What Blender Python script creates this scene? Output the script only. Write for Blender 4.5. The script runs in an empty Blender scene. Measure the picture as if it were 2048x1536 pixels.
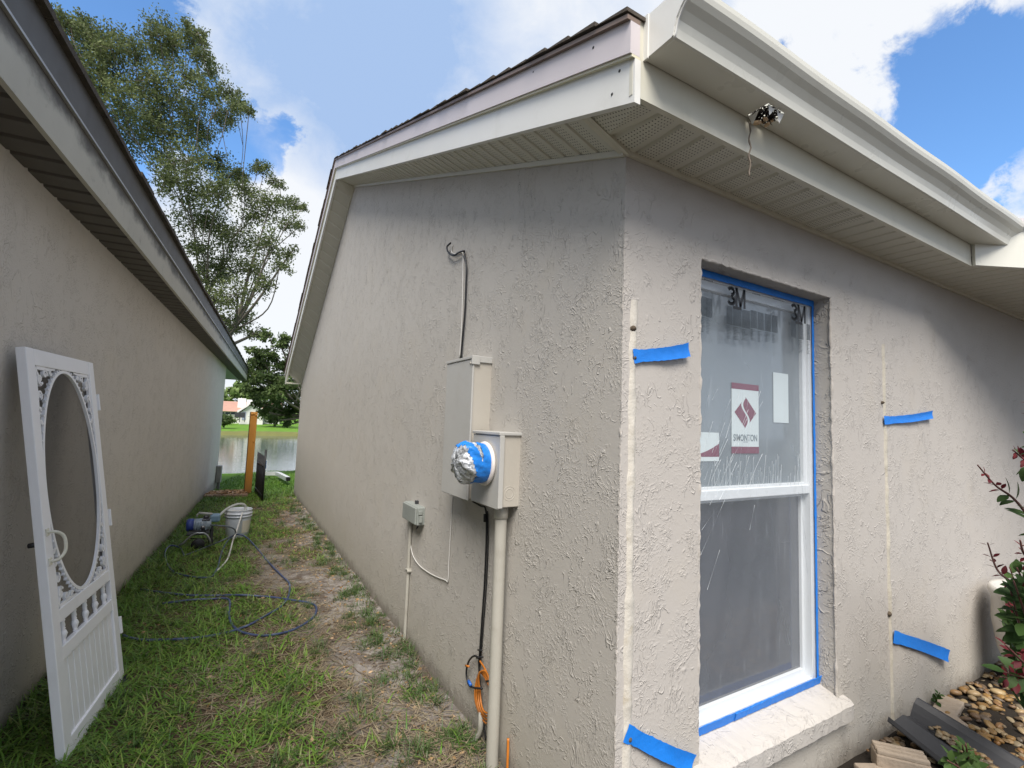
import bpy, bmesh, math, random
import numpy as np
from mathutils import Vector, Matrix
random.seed(7); RN = np.random.RandomState(11)
R = math.radians
sc = bpy.context.scene
COL = sc.collection

# ------------------------------------------------------------------ camera
FPX, CX, CY, CAMZ = 961.6, 1024.0, 768.0, 1.5
def _rot(y, p, r):
    f = np.array([math.sin(y)*math.cos(p), math.cos(y)*math.cos(p), math.sin(p)])
    rt = np.array([math.cos(y), -math.sin(y), 0.0]); up = np.cross(rt, f)
    rt2 = math.cos(r)*rt + math.sin(r)*up; up2 = -math.sin(r)*rt + math.cos(r)*up
    return np.stack([rt2, -up2, f])
CM = _rot(.52569, .081266, .036688)
cam_d = bpy.data.cameras.new('camera'); cam = bpy.data.objects.new('camera', cam_d); COL.objects.link(cam)
mw = Matrix.Identity(4)
for i in range(3):
    mw[i][0] = CM[0][i]; mw[i][1] = -CM[1][i]; mw[i][2] = -CM[2][i]
mw[0][3] = 0; mw[1][3] = 0; mw[2][3] = CAMZ
cam.matrix_world = mw
cam_d.sensor_width = 36; cam_d.lens = FPX/2048*36
cam_d.clip_start = .05; cam_d.clip_end = 2000
sc.camera = cam
sc.render.resolution_x = 1024; sc.render.resolution_y = 768
# surveying helpers: real-world point where the sight line of a photo point meets a real plane
O3 = np.array([0, 0, CAMZ])
def ray(u, v): return CM.T @ np.array([u-CX, v-CY, FPX])
def onx(u, v, k): r = ray(u, v); return O3 + k/r[0]*r
def ony(u, v, k): r = ray(u, v); return O3 + k/r[1]*r
def onz(u, v, k): r = ray(u, v); return O3 + (k-CAMZ)/r[2]*r

# ------------------------------------------------------------------ sun
SUN = Vector((-.30, -.50, .80)).normalized()
sd = bpy.data.lights.new('sun', 'SUN'); so = bpy.data.objects.new('sun', sd); COL.objects.link(so)
sd.energy = 1.5; sd.angle = R(34); sd.color = (1.0, .94, .87)
so.rotation_euler = SUN.to_track_quat('Z', 'Y').to_euler()
# ------------------------------------------------------------------ world
world = bpy.data.worlds.new('World'); sc.world = world; world.use_nodes = True
nt = world.node_tree; nt.nodes.clear()
class G:
    """tiny node helper"""
    def __init__(s, tree): s.t = tree
    def n(s, typ, **kw):
        nd = s.t.nodes.new(typ)
        for k, v in kw.items(): setattr(nd, k, v)
        return nd
    def put(s, sock, v):
        if isinstance(v, bpy.types.NodeSocket): s.t.links.new(v, sock)
        elif v is not None: sock.default_value = v
    def math(s, op, a, b=None, c=None, clamp=False):
        nd = s.n('ShaderNodeMath', operation=op); nd.use_clamp = clamp
        s.put(nd.inputs[0], a)
        if b is not None: s.put(nd.inputs[1], b)
        if c is not None: s.put(nd.inputs[2], c)
        return nd.outputs[0]
    def noise(s, vec, scale, detail=2, rough=.5, dist=0.0, w=None):
        nd = s.n('ShaderNodeTexNoise')
        if vec is not None: s.put(nd.inputs['Vector'], vec)
        nd.inputs['Scale'].default_value = scale; nd.inputs['Detail'].default_value = detail
        nd.inputs['Roughness'].default_value = rough; nd.inputs['Distortion'].default_value = dist
        return nd.outputs['Fac']
    def vadd(s, a, b, op='ADD'):
        nd = s.n('ShaderNodeVectorMath', operation=op); s.put(nd.inputs[0], a); s.put(nd.inputs[1], b)
        return nd.outputs['Value'] if op in ('DOT_PRODUCT', 'LENGTH') else nd.outputs[0]
    def ss(s, x, lo, hi, a=0.0, b=1.0):
        nd = s.n('ShaderNodeMapRange', interpolation_type='SMOOTHSTEP')
        s.put(nd.inputs[0], x); nd.inputs[1].default_value = lo; nd.inputs[2].default_value = hi
        nd.inputs[3].default_value = a; nd.inputs[4].default_value = b
        return nd.outputs[0]
    def mix(s, f, a, b):
        nd = s.n('ShaderNodeMix', data_type='RGBA'); s.put(nd.inputs[0], f)
        s.put(nd.inputs[6], a if isinstance(a, bpy.types.NodeSocket) else (*a, 1)); s.put(nd.inputs[7], b if isinstance(b, bpy.types.NodeSocket) else (*b, 1))
        return nd.outputs[2]
    def map(s, vec, scale=(1,1,1), rot=(0,0,0), loc=(0,0,0)):
        nd = s.n('ShaderNodeMapping'); s.put(nd.inputs[0], vec)
        nd.inputs[1].default_value = loc; nd.inputs[2].default_value = rot; nd.inputs[3].default_value = scale
        return nd.outputs[0]
g = G(nt)
SKY_STR = .05
sky = g.n('ShaderNodeTexSky', sky_type='NISHITA'); sky.sun_disc = False
sky.sun_elevation = math.asin(SUN.z); sky.sun_rotation = math.atan2(SUN.x, SUN.y)
sky.air_density = 1.0; sky.dust_density = .35; sky.ozone_density = 2.0
tc = g.n('ShaderNodeTexCoord').outputs['Generated']
sep = g.n('ShaderNodeSeparateXYZ'); g.put(sep.inputs[0], tc)
# clouds lie on a high flat layer: project the direction on it
den = g.math('MAXIMUM', g.math('ADD', sep.outputs[2], .25), .05)
cmb = g.n('ShaderNodeCombineXYZ')
g.put(cmb.inputs[0], g.math('DIVIDE', sep.outputs[0], den)); g.put(cmb.inputs[1], g.math('DIVIDE', sep.outputs[1], den))
cv = cmb.outputs[0]
n1 = g.noise(cv, 1.7, 8, .58, .3); n2 = g.noise(tc, 9.0, 9, .62, .2); n3 = g.noise(tc, 2.3, 4, .5)
def blob(u, v, rad, amp, soft=.55):
    d = ray(u, v); d = d/np.linalg.norm(d)
    # distance between directions
    dist = g.vadd(g.vadd(tc, tuple(float(q) for q in d), 'SUBTRACT'), (0, 0, 0), 'ADD')
    ln = g.vadd(dist, None, 'LENGTH') if False else None
    nd = g.n('ShaderNodeVectorMath', operation='LENGTH'); g.put(nd.inputs[0], dist)
    w = g.math('ADD', nd.outputs['Value'], g.math('MULTIPLY', g.math('SUBTRACT', n2, .5), .22))
    return g.ss(w, rad*(1-soft), rad, amp, 0.0)
def addall(L):
    r = L[0]
    for q in L[1:]: r = g.math('ADD', r, q)
    return r
cover = g.math('MULTIPLY_ADD', n1, .9, -.02)
cover = g.math('ADD', cover, g.math('MULTIPLY', g.math('SUBTRACT', n2, .5), .8))
pos = addall([blob(860, 150, .60, .55), blob(600, 380, .24, .45, .3), blob(520, 640, .26, .35), blob(1700, 130, .22, .34, .4),
              blob(1640, 60, .16, .2), blob(2060, 400, .09, .6, .3), blob(560, 60, .3, .15), blob(620, 520, .2, .3), blob(1250, 20, .25, .35),
              blob(1930, 100, .16, .10)])
neg = addall([blob(150, 90, .22, .75), blob(480, 262, .12, 1.2, .6), blob(1960, 270, .20, .44, .6), blob(1860, 130, .10, .25, .6), blob(1600, 160, .12, .25, .8), blob(1960, 190, .14, .25, .8),
              blob(210, 20, .14, .4), blob(1540, 165, .07, .34), blob(1690, 270, .06, .2), blob(1870, 330, .09, .4), blob(1300, 900, .6, .1)])
cover = g.math('SUBTRACT', g.math('ADD', cover, pos), neg)
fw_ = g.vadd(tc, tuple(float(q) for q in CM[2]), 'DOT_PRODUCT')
behind = g.ss(fw_, .30, .55, 1, 0)          # unseen bright cloud added behind the camera to neutralise the bluish ambient light
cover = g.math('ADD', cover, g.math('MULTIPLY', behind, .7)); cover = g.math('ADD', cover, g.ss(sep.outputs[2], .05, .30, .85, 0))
n4 = g.noise(cv, 3.6, 9, .62, .5)
alpha = g.ss(g.math('ADD', cover, g.math('MULTIPLY', g.math('SUBTRACT', n4, .5), .5)), .28, .72)
white = addall([blob(580, 345, .13, .75, .5), blob(500, 560, .20, .6, .7), blob(1690, 160, .26, .85, .6), blob(1780, 60, .3, .4), blob(2050, 400, .12, .8),
                blob(600, 480, .14, .4), blob(1180, 20, .22, .35), blob(560, 720, .25, .5)])
grey = addall([blob(800, 250, .38, .38, .8), blob(700, 60, .30, .25, .8), blob(640, 330, .12, .3, .8)])
shade = g.math('ADD', g.math('ADD', .30, g.math('MULTIPLY', n3, .25)), g.math('SUBTRACT', white, g.math('MULTIPLY', grey, 1.0)))
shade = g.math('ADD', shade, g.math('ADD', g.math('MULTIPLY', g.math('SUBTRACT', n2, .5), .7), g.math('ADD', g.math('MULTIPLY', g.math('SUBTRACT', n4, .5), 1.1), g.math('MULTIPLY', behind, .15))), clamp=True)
K = .28/SKY_STR
ccol = g.mix(shade, (.38*K, .53*K, .80*K), (.88*K, .90*K, .93*K))
skm = g.n('ShaderNodeMix', data_type='RGBA', blend_type='MULTIPLY'); skm.inputs[0].default_value = 1
g.put(skm.inputs[6], sky.outputs[0]); skm.inputs[7].default_value = (.85, 1.14, 1.36, 1)
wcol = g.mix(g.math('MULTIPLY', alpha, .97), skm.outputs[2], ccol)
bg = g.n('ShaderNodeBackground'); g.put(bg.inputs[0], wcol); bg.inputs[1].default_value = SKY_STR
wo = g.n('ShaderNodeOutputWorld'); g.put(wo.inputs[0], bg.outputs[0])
sc.view_settings.view_transform = 'Standard'; sc.view_settings.look = 'None'
sc.view_settings.exposure = 1.94; sc.view_settings.gamma = 1
sc.render.engine = 'CYCLES'

# ------------------------------------------------------------------ object helpers
def link(name, me, parent=None):
    o = bpy.data.objects.new(name, me); COL.objects.link(o)
    if parent is not None:
        o.parent = parent; o.matrix_parent_inverse = parent.matrix_basis.inverted()
    return o
def tag(o, label=None, cat=None, group=None, kind=None):
    if label: o['label'] = label
    if cat: o['category'] = cat
    if group: o['group'] = group
    if kind: o['kind'] = kind
    return o
def thing(name, label, cat, loc, group=None):
    o = bpy.data.objects.new(name, None); COL.objects.link(o); o.location = loc
    o.empty_display_size = .1
    o.matrix_basis = Matrix.Translation(Vector(loc))
    return tag(o, label, cat, group)
class MB:
    def __init__(s): s.v = []; s.f = []; s.sm = []
    def quad(s, *p, smooth=False):
        i = len(s.v); s.v += [tuple(map(float, q)) for q in p]; s.f.append(tuple(range(i, i+len(p)))); s.sm.append(smooth); return s
    def add(s, vs, fs, smooth=False):
        i = len(s.v); s.v += [tuple(map(float, q)) for q in vs]
        for f in fs: s.f.append(tuple(i+j for j in f)); s.sm.append(smooth)
        return s
    def box(s, x0, x1, y0, y1, z0, z1, T=None, bev=0.0):
        bm = bmesh.new(); bmesh.ops.create_cube(bm, size=1)
        for v in bm.verts: v.co = Vector(((x0+x1)/2+v.co.x*(x1-x0), (y0+y1)/2+v.co.y*(y1-y0), (z0+z1)/2+v.co.z*(z1-z0)))
        if bev > 0: bmesh.ops.bevel(bm, geom=bm.edges[:], offset=bev, segments=2, affect='EDGES', profile=.5)
        bm.verts.index_update()
        vs = [tuple(v.co) for v in bm.verts]; fs = [[v.index for v in f.verts] for f in bm.faces]; bm.free()
        if T is not None: vs = [T(*q) for q in vs]
        return s.add(vs, fs)
    def tube(s, pts, r, n=8, closed=False, cap=True):
        P = [Vector(p) for p in pts]; m = len(P)
        rr = r if hasattr(r, '__len__') else [r]*m
        T0 = None; rings = []
        nrm = None
        for i in range(m):
            a = P[(i-1) % m] if (closed or i > 0) else P[i]; b = P[(i+1) % m] if (closed or i < m-1) else P[i]
            t = (b-a)
            if t.length < 1e-9: t = Vector((0, 0, 1))
            t.normalize()
            if nrm is None: nrm = t.orthogonal().normalized()
            else:
                nrm = nrm - t*nrm.dot(t)
                if nrm.length < 1e-6: nrm = t.orthogonal()
                nrm.normalize()
            bn = t.cross(nrm)
            rings.append([P[i]+(nrm*math.cos(2*math.pi*k/n)+bn*math.sin(2*math.pi*k/n))*rr[i] for k in range(n)])
        vs = [q for rg in rings for q in rg]; fs = []
        for i in range(m if closed else m-1):
            j = (i+1) % m
            for k in range(n): fs.append((i*n+k, i*n+(k+1) % n, j*n+(k+1) % n, j*n+k))
        if not closed and cap: fs.append(tuple(range(n-1, -1, -1))); fs.append(tuple((m-1)*n+k for k in range(n)))
        return s.add(vs, fs, smooth=True)
    def lathe(s, prof, c, n=24, axis='z', T=None):
        """prof: (radius, height) list"""
        vs = []; fs = []
        for (r, h) in prof:
            for k in range(n):
                a = 2*math.pi*k/n; x, y = r*math.cos(a), r*math.sin(a)
                q = {'z': (x, y, h), 'x': (h, x, y), 'y': (x, h, y)}[axis]
                q = (c[0]+q[0], c[1]+q[1], c[2]+q[2])
                vs.append(T(*q) if T else q)
        for i in range(len(prof)-1):
            for k in range(n): fs.append((i*n+k, i*n+(k+1) % n, (i+1)*n+(k+1) % n, (i+1)*n+k))
        return s.add(vs, fs, smooth=True)
    def build(s, name, mat, parent=None, autosmooth=True):
        me = bpy.data.meshes.new(name); me.from_pydata(s.v, [], s.f); me.update()
        bm = bmesh.new(); bm.from_mesh(me)
        if len(bm.faces) < 60000: bmesh.ops.recalc_face_normals(bm, faces=bm.faces[:])
        bm.to_mesh(me); bm.free()
        if any(s.sm): me.polygons.foreach_set('use_smooth', s.sm)
        me.materials.append(mat)
        return link(name, me, parent)
def npmesh(name, V, F, mat, parent=None, smooth=False, attrs=None):
    """fast mesh from numpy arrays, F: (n,k)"""
    me = bpy.data.meshes.new(name); n, k = F.shape
    me.vertices.add(len(V)); me.vertices.foreach_set('co', V.astype(np.float32).ravel())
    me.loops.add(n*k); me.loops.foreach_set('vertex_index', F.astype(np.int32).ravel())
    me.polygons.add(n); me.polygons.foreach_set('loop_start', (np.arange(n)*k).astype(np.int32))
    if smooth: me.polygons.foreach_set('use_smooth', np.ones(n, bool))
    me.update(calc_edges=True)
    for an, arr in (attrs or {}).items():
        a = me.attributes.new(an, 'FLOAT', 'POINT'); a.data.foreach_set('value', arr.astype(np.float32))
    me.materials.append(mat)
    return link(name, me, parent)
def spline(pts, n=10, closed=False):
    P = [np.array(p, float) for p in pts]; m = len(P); out = []
    for i in range(m if closed else m-1):
        p1 = P[i]; p2 = P[(i+1) % m]; p0 = P[(i-1) % m] if (closed or i > 0) else 2*p1-p2; p3 = P[(i+2) % m] if (closed or i+2 < m) else 2*p2-p1
        for k in range(n):
            t = k/n; out.append(.5*((2*p1)+(-p0+p2)*t+(2*p0-5*p1+4*p2-p3)*t*t+(-p0+3*p1-3*p2+p3)*t**3))
    if not closed: out.append(P[-1])
    return out

# ------------------------------------------------------------------ materials
def newmat(name):
    m = bpy.data.materials.new(name); m.use_nodes = True; t = m.node_tree; t.nodes.clear(); g = G(t)
    b = g.n('ShaderNodeBsdfPrincipled'); o = g.n('ShaderNodeOutputMaterial'); t.links.new(b.outputs[0], o.inputs[0])
    return m, g, b, o
def plain(name, col, rough=.5, metal=0.0, var=.12, vscale=6, bump=0.0, bscale=60, spec=.5, dirt=None, dscale=3):
    m, g, b, o = newmat(name)
    tc = g.n('ShaderNodeTexCoord').outputs['Object']
    n = g.noise(tc, vscale, 5, .6)
    c = g.mix(n, tuple(max(0, x*(1-var*1.5)) for x in col), tuple(min(1, x*(1+var)) for x in col))
    if dirt:
        d = g.ss(g.noise(tc, dscale, 8, .65), .52, .75, 0, dirt[3])
        c = g.mix(d, c, dirt[:3])
    g.put(b.inputs['Base Color'], c)
    g.put(b.inputs['Roughness'], g.math('MULTIPLY_ADD', g.noise(tc, vscale*3, 3), .2, rough-.1))
    b.inputs['Metallic'].default_value = metal; b.inputs['Specular IOR Level'].default_value = spec
    if bump > 0:
        bp = g.n('ShaderNodeBump'); bp.inputs['Strength'].default_value = bump; bp.inputs['Distance'].default_value = .003
        g.put(bp.inputs['Height'], g.noise(tc, bscale, 4, .6)); g.put(b.inputs['Normal'], bp.outputs[0])
    return m
def stucco(name, base, rough_amt=1.0, coarse=1.0, crack=0.0, pink=.0, cracktop=None, low=(.40, .37, .29)):
    """skip-trowel stucco: raised curved ridges and smeared plateaus over fine grit"""
    m, g, b, o = newmat(name)
    P = g.n('ShaderNodeTexCoord').outputs['Object']
    warp = g.n('ShaderNodeTexNoise'); g.put(warp.inputs['Vector'], P); warp.inputs['Scale'].default_value = 5*coarse; warp.inputs['Detail'].default_value = 3
    wv = g.vadd(warp.outputs['Color'], (.5, .5, .5), 'SUBTRACT')
    sc_ = g.n('ShaderNodeVectorMath', operation='SCALE'); g.put(sc_.inputs[0], wv); sc_.inputs[3].default_value = .16/coarse
    PW = g.vadd(P, sc_.outputs[0])
    def ridge(vec, scale, w, mscale, mlo, mhi, detail=2, dist=.8):
        n = g.noise(vec, scale, detail, .5, dist)
        l = g.ss(g.math('ABSOLUTE', g.math('SUBTRACT', n, .5)), 0, w, 1, 0)
        return g.math('MULTIPLY', l, g.ss(g.noise(P, mscale, 3, .6), mlo, mhi))
    r1 = ridge(g.map(PW, (1, 1, .55), (.5, .3, 0)), 16*coarse, .026, 9, .52, .60)
    r2 = ridge(g.map(PW, (1, 1, .6), (-.6, -.5, .4), (3, 1, 5)), 27*coarse, .034, 12, .51, .60)
    r3 = g.math('MULTIPLY', g.ss(g.noise(PW, 95*coarse, 2, .5, .4), .50, .66), g.ss(g.noise(P, 6, 4, .6), .40, .58))
    pl = g.ss(g.noise(PW, 50*coarse, 4, .7, .5), .54, .62)
    plm = g.math('MULTIPLY', pl, g.ss(g.noise(P, 5, 4, .6), .42, .62))
    grit = g.noise(P, 150, 3, .6); mid = g.noise(P, 40, 4, .6)
    h = g.math('ADD', g.math('MULTIPLY', r1, 1.05), g.math('MULTIPLY', r2, .85))
    h = g.math('ADD', h, g.math('MULTIPLY', r3, .60))
    h = g.math('ADD', h, g.math('MULTIPLY', plm, .25))
    h = g.math('ADD', h, g.math('MULTIPLY', grit, .16)); h = g.math('ADD', h, g.math('MULTIPLY', mid, .25))
    bp = g.n('ShaderNodeBump'); bp.inputs['Strength'].default_value = min(1, .95*rough_amt); bp.inputs['Distance'].default_value = .0032*rough_amt
    g.put(bp.inputs['Height'], h); g.put(b.inputs['Normal'], bp.outputs[0])
    big = g.noise(P, .9, 5, .6)
    c = g.mix(g.ss(big, .3, .7), tuple(x*.975 for x in base), tuple(min(1, x*1.02) for x in base))
    c = g.mix(g.ss(g.noise(P, 2.6, 6, .65), .5, .72, 0, .22), c, tuple(x*k for x, k in zip(base, (1.02, .98, .88))))
    sp = g.n('ShaderNodeSeparateXYZ'); g.put(sp.inputs[0], P)
    # yellowish splash-back stain along the foot of the wall
    zz = g.math('ADD', sp.outputs[2], g.math('MULTIPLY', g.math('SUBTRACT', g.noise(P, 2.2, 5, .6), .5), .55))
    c = g.mix(g.ss(zz, .05, .62, .38, 0), c, tuple(low))
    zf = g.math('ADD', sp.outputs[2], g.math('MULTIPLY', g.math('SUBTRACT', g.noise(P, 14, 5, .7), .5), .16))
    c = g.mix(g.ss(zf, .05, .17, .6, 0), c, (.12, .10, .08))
    if crack > 0:
        cn = g.noise(g.map(P, (1, 1, .22)), 17, 3, .55, 1.2)
        cl = g.ss(g.math('ABSOLUTE', g.math('SUBTRACT', cn, .5)), 0, .011, 1, 0)
        cm_ = g.ss(g.noise(g.map(P, (1, 1, .5)), 6.0, 3, .6), .53, .62)
        cl = g.math('MULTIPLY', g.math('MULTIPLY', cl, cm_), crack)
        if cracktop:
            cl = g.math('MULTIPLY', cl, g.ss(g.math('SUBTRACT', sp.outputs[2], g.math('MULTIPLY', sp.outputs[1], .30)), cracktop[0], cracktop[1]))
        c = g.mix(cl, c, (.09, .08, .07))
    # dust of pits
    c = g.mix(g.ss(g.noise(P, 60, 2, .5), .76, .82, 0, .4), c, (.2, .18, .15))
    g.put(b.inputs['Base Color'], c); b.inputs['Roughness'].default_value = .82; b.inputs['Specular IOR Level'].default_value = .25
    return m
STUC = stucco('stucco gable paint', (.48, .455, .415), .85, 1.0, .6, cracktop=(.75, 1.5))
STUF = stucco('stucco front paint', (.47, .44, .405), .8, .95, .0)
STUJ = stucco('stucco jamb paint', (.45, .425, .39), 1.1, .7, .0)
STUL = stucco('stucco neighbour paint', (.60, .56, .51), .9, .9, .0)
WHITE = plain('white painted aluminium', (.74, .735, .69), .35, 0, .05, 2.5, dirt=(.42, .40, .33, .22), dscale=5)
GUTM = plain('cream gutter enamel', (.70, .69, .61), .30, 0, .05, 2, dirt=(.45, .42, .34, .25), dscale=4)
PINKF = plain('pale pink drip board', (.62, .57, .58), .4, 0, .06, 2)
CREAM = plain('cream lip', (.72, .68, .50), .4, 0, .05, 3)
DRIP = plain('brown drip edge metal', (.24, .17, .13), .45, .2, .15, 8)
SHING = plain('weathered brown shingles', (.075, .06, .045), .95, 0, .5, 40, .9, 200)
VINYL = plain('white vinyl', (.82, .83, .84), .3, 0, .03, 4)
DOORW = plain('white door vinyl', (.88, .885, .92), .34, 0, .03, 3, dirt=(.55, .55, .5, .15), dscale=4)
TAPE = plain('blue masking tape', (.010, .20, .72), .55, 0, .12, 30, .35, 90)
BOXM = plain('painted steel box', (.47, .465, .44), .42, .0, .06, 2.5, .15, 40, dirt=(.33, .30, .25, .25), dscale=3)
BOXS = plain('painted steel box side', (.46, .43, .375), .5, 0, .06, 3, .1, 50)
PVC = plain('painted grey conduit', (.43, .415, .365), .4, 0, .06, 5, .1, 60, dirt=(.25, .22, .18, .4), dscale=7)
BLACK = plain('black rubber', (.012, .012, .014), .45, 0, .3, 20)
DARKG = plain('dark grey plastic', (.035, .036, .04), .55, 0, .2, 12, .2, 60)
ORANGE = plain('orange cable jacket', (.52, .17, .02), .4, 0, .15, 20)
WIREW = plain('white wire', (.62, .61, .58), .45, 0, .1, 20)
GREYP = plain('grey green plastic', (.26, .28, .26), .55, 0, .1, 12)
CAULK = plain('cream sealant', (.58, .545, .48), .7, 0, .12, 10, .9, 60, dirt=(.33, .27, .17, .5), dscale=18)

CAULK2 = plain('faded sealant', (.49, .455, .38), .7, 0, .15, 14, .9, 60, dirt=(.33, .27, .17, .4), dscale=18)

# ------------------------------------------------------------------ noise for scattering
_lat = RN.rand(4, 256, 256)
def vn(x, y, s, k=0):
    x = np.asarray(x)*s+50; y = np.asarray(y)*s+50; xi = np.floor(x).astype(int); yi = np.floor(y).astype(int)
    fx = x-xi; fy = y-yi; fx = fx*fx*(3-2*fx); fy = fy*fy*(3-2*fy); L = _lat[k]
    a = L[xi % 256, yi % 256]; b = L[(xi+1) % 256, yi % 256]; c = L[xi % 256, (yi+1) % 256]; d = L[(xi+1) % 256, (yi+1) % 256]
    return (a*(1-fx)+b*fx)*(1-fy)+(c*(1-fx)+d*fx)*fy
def fbm(x, y, s, k=0): return (vn(x, y, s, k)*.5+vn(x, y, s*2.1, (k+1) % 4)*.27+vn(x, y, s*4.3, (k+2) % 4)*.15+vn(x, y, s*9, (k+3) % 4)*.08)
def sstep(x, a, b):
    t = np.clip((x-a)/(b-a), 0, 1); return t*t*(3-2*t)

# ------------------------------------------------------------------ frame of the left house
LY = .0702162
DL = np.array([math.sin(LY), math.cos(LY), 0]); NL = np.array([math.cos(LY), -math.sin(LY), 0])
def W(o, s, z): return tuple(NL*o+DL*s+np.array([0, 0, z]))
WATER = -.62
def ground_h(x, y):
    x = np.asarray(x, float); y = np.asarray(y, float)
    h = .055 + (fbm(x, y, 2.2)-.5)*.05*sstep(y, -5, 1) + (vn(x, y, 14, 2)-.5)*.012
    h = h - sstep(y, 8.5, 12.5)*.16*(1-sstep(x, .4, 1.3)) - sstep(y, 9.6, 13)*.10*sstep(x, .4, 1.3)
    h = h - sstep(y, 12, 18.8)*.42 - sstep(y, 18.7, 20.2)*.75
    h = h + sstep(y, 52.0, 53.6)*1.0 + sstep(y, 53.5, 80)*.55
    # planting bed by the front wall
    h = np.where((y < 1.17) & (x > 1.1), .075+(vn(x, y, 9, 1)-.5)*.02, h)
    return h
# ------------------------------------------------------------------ ground
def ground_density(x, y):
    """how grassy (1) or sandy (0) the strip is"""
    off = x*NL[0]+y*NL[1]
    g_ = 1.03-sstep(off, -.60, .62)*.80
    p = fbm(x, y*.7, 2.4, 1)
    g_ = g_+(p-.5)*1.5
    g_ = g_-.25*sstep(x, .85, 1.1)
    g_ = g_+sstep(y, 7.5, 10)*.55
    return np.clip(g_, 0, 1)
xs = np.concatenate([-np.geomspace(400, 1.6, 40), np.arange(-1.5, 1.15, .03), np.arange(1.18, 5, .08), np.geomspace(5.1, 400, 36)])
ys = np.concatenate([-np.geomspace(60, .8, 14), np.arange(-.6, 1.6, .1), np.arange(1.62, 9, .03), np.arange(9.05, 22, .12), np.geomspace(22.3, 51, 14), np.arange(51.5, 55, .25), np.geomspace(55.5, 900, 40)])
XX, YY = np.meshgrid(xs, ys, indexing='ij')
ZZ = ground_h(XX, YY); DD = ground_density(XX, YY)
far = sstep(YY, 9.5, 11.5)
DD = DD*(1-far)+far
bed = ((YY < 1.2) & (XX > 1.1)).astype(float)
nx, ny = XX.shape
idx = np.arange(nx*ny).reshape(nx, ny)
F = np.stack([idx[:-1, :-1], idx[1:, :-1], idx[1:, 1:], idx[:-1, 1:]], -1).reshape(-1, 4)
m, g, b, o = newmat('sandy lawn ground')
P = g.n('ShaderNodeTexCoord').outputs['Object']
at_d = g.n('ShaderNodeAttribute', attribute_name='grassy').outputs['Fac']
at_f = g.n('ShaderNodeAttribute', attribute_name='lawn').outputs['Fac']
at_b = g.n('ShaderNodeAttribute', attribute_name='bed').outputs['Fac']
fine = g.noise(P, 60, 6, .7); med = g.noise(P, 9, 7, .7, .6)
sand = g.mix(g.ss(med, .35, .65), (.17, .15, .135), (.33, .305, .28))
sand = g.mix(g.ss(fine, .5, .66, 0, .55), sand, (.13, .105, .085))
sand = g.mix(g.ss(g.noise(P, 130, 3, .6), .6, .7, 0, .4), sand, (.62, .58, .52))
soil = g.mix(g.ss(fine, .4, .65), (.055, .042, .028), (.16, .115, .07))
sand = g.mix(g.ss(g.noise(P, 3.6, 8, .75, .8), .47, .58, 0, .85), sand, (.10, .075, .055))
c = g.mix(g.ss(g.math('ADD', at_d, g.math('MULTIPLY', g.math('SUBTRACT', med, .5), .9)), .25, .55), sand, soil)
lawn = g.mix(g.ss(g.noise(P, 1.3, 8, .7), .35, .65), (.085, .19, .018), (.15, .27, .035))
lawn = g.mix(g.ss(g.noise(P, 22, 6, .75), .45, .7, 0, .6), lawn, (.04, .09, .012))
spy = g.n('ShaderNodeSeparateXYZ'); g.put(spy.inputs[0], P)
bank = g.math('MULTIPLY', g.ss(spy.outputs[1], 51.5, 52.6), g.ss(spy.outputs[1], 53.6, 54.6, 1, 0))
lawn = g.mix(g.math('MULTIPLY', bank, .75), lawn, (.15, .12, .06))
c = g.mix(at_f, c, lawn)
c = g.mix(at_b, c, (.03, .025, .02))
g.put(b.inputs['Base Color'], c); b.inputs['Roughness'].default_value = .95; b.inputs['Specular IOR Level'].default_value = .15
bp = g.n('ShaderNodeBump'); bp.inputs['Strength'].default_value = .9; bp.inputs['Distance'].default_value = .012
g.put(bp.inputs['Height'], g.math('ADD', med, g.math('MULTIPLY', fine, .5))); g.put(b.inputs['Normal'], bp.outputs[0])
GROUND = m
go = npmesh('ground', np.stack([XX, YY, ZZ], -1).reshape(-1, 3), F, GROUND, smooth=True,
            attrs={'grassy': DD.ravel(), 'lawn': far.ravel(), 'bed': bed.ravel()})
tag(go, 'sandy soil and lawn running between the houses to the lake', kind='structure')
# water
m, g, b, o = newmat('lake water')
P = g.n('ShaderNodeTexCoord').outputs['Object']
b.inputs['Base Color'].default_value = (.05, .08, .10, 1); b.inputs['Roughness'].default_value = .06; b.inputs['Specular IOR Level'].default_value = .9
bp = g.n('ShaderNodeBump'); bp.inputs['Strength'].default_value = .16; bp.inputs['Distance'].default_value = .05
g.put(bp.inputs['Height'], g.math('ADD', g.noise(g.map(P, (.35, 1.8, 1)), 1.6, 5, .6), g.math('MULTIPLY', g.noise(g.map(P, (.5, 2.2, 1), loc=(3, 3, 0)), 4, 3, .6), .3)))
g.put(b.inputs['Normal'], bp.outputs[0])
wt = MB().quad((-200, 17, WATER), (300, 17, WATER), (300, 54.5, WATER), (-200, 54.5, WATER)).build('lake_water', m)
tag(wt, 'rippled lake water behind the two houses', kind='structure')

# ================================================================== RIGHT HOUSE
X0, YC, YB, YR = 1.10, 1.179, 9.73, 5.87        # gable wall plane, front wall plane, back corner, ridge line
ZE, ZR, ZB = 2.437, 4.297, 2.086                # wall-top heights at front corner, ridge, back corner
XR = .925                                        # rake fascia plane
house = thing('stucco_house', 'beige stucco house with white gutter and taped window on the right', 'house', (X0, YC, .05))
wx0, wx1, wz0, wz1, WD = 1.486, 2.409, .335, 2.147, .088
def rough_edge(p0, p1, n, amp, ax):
    out = []
    for i in range(n+1):
        t = i/n; q = np.array(p0)*(1-t)+np.array(p1)*t
        if 0 < i < n: q[ax] += (random.random()-.5)*amp
        out.append(q)
    return out
mb = MB()
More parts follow.
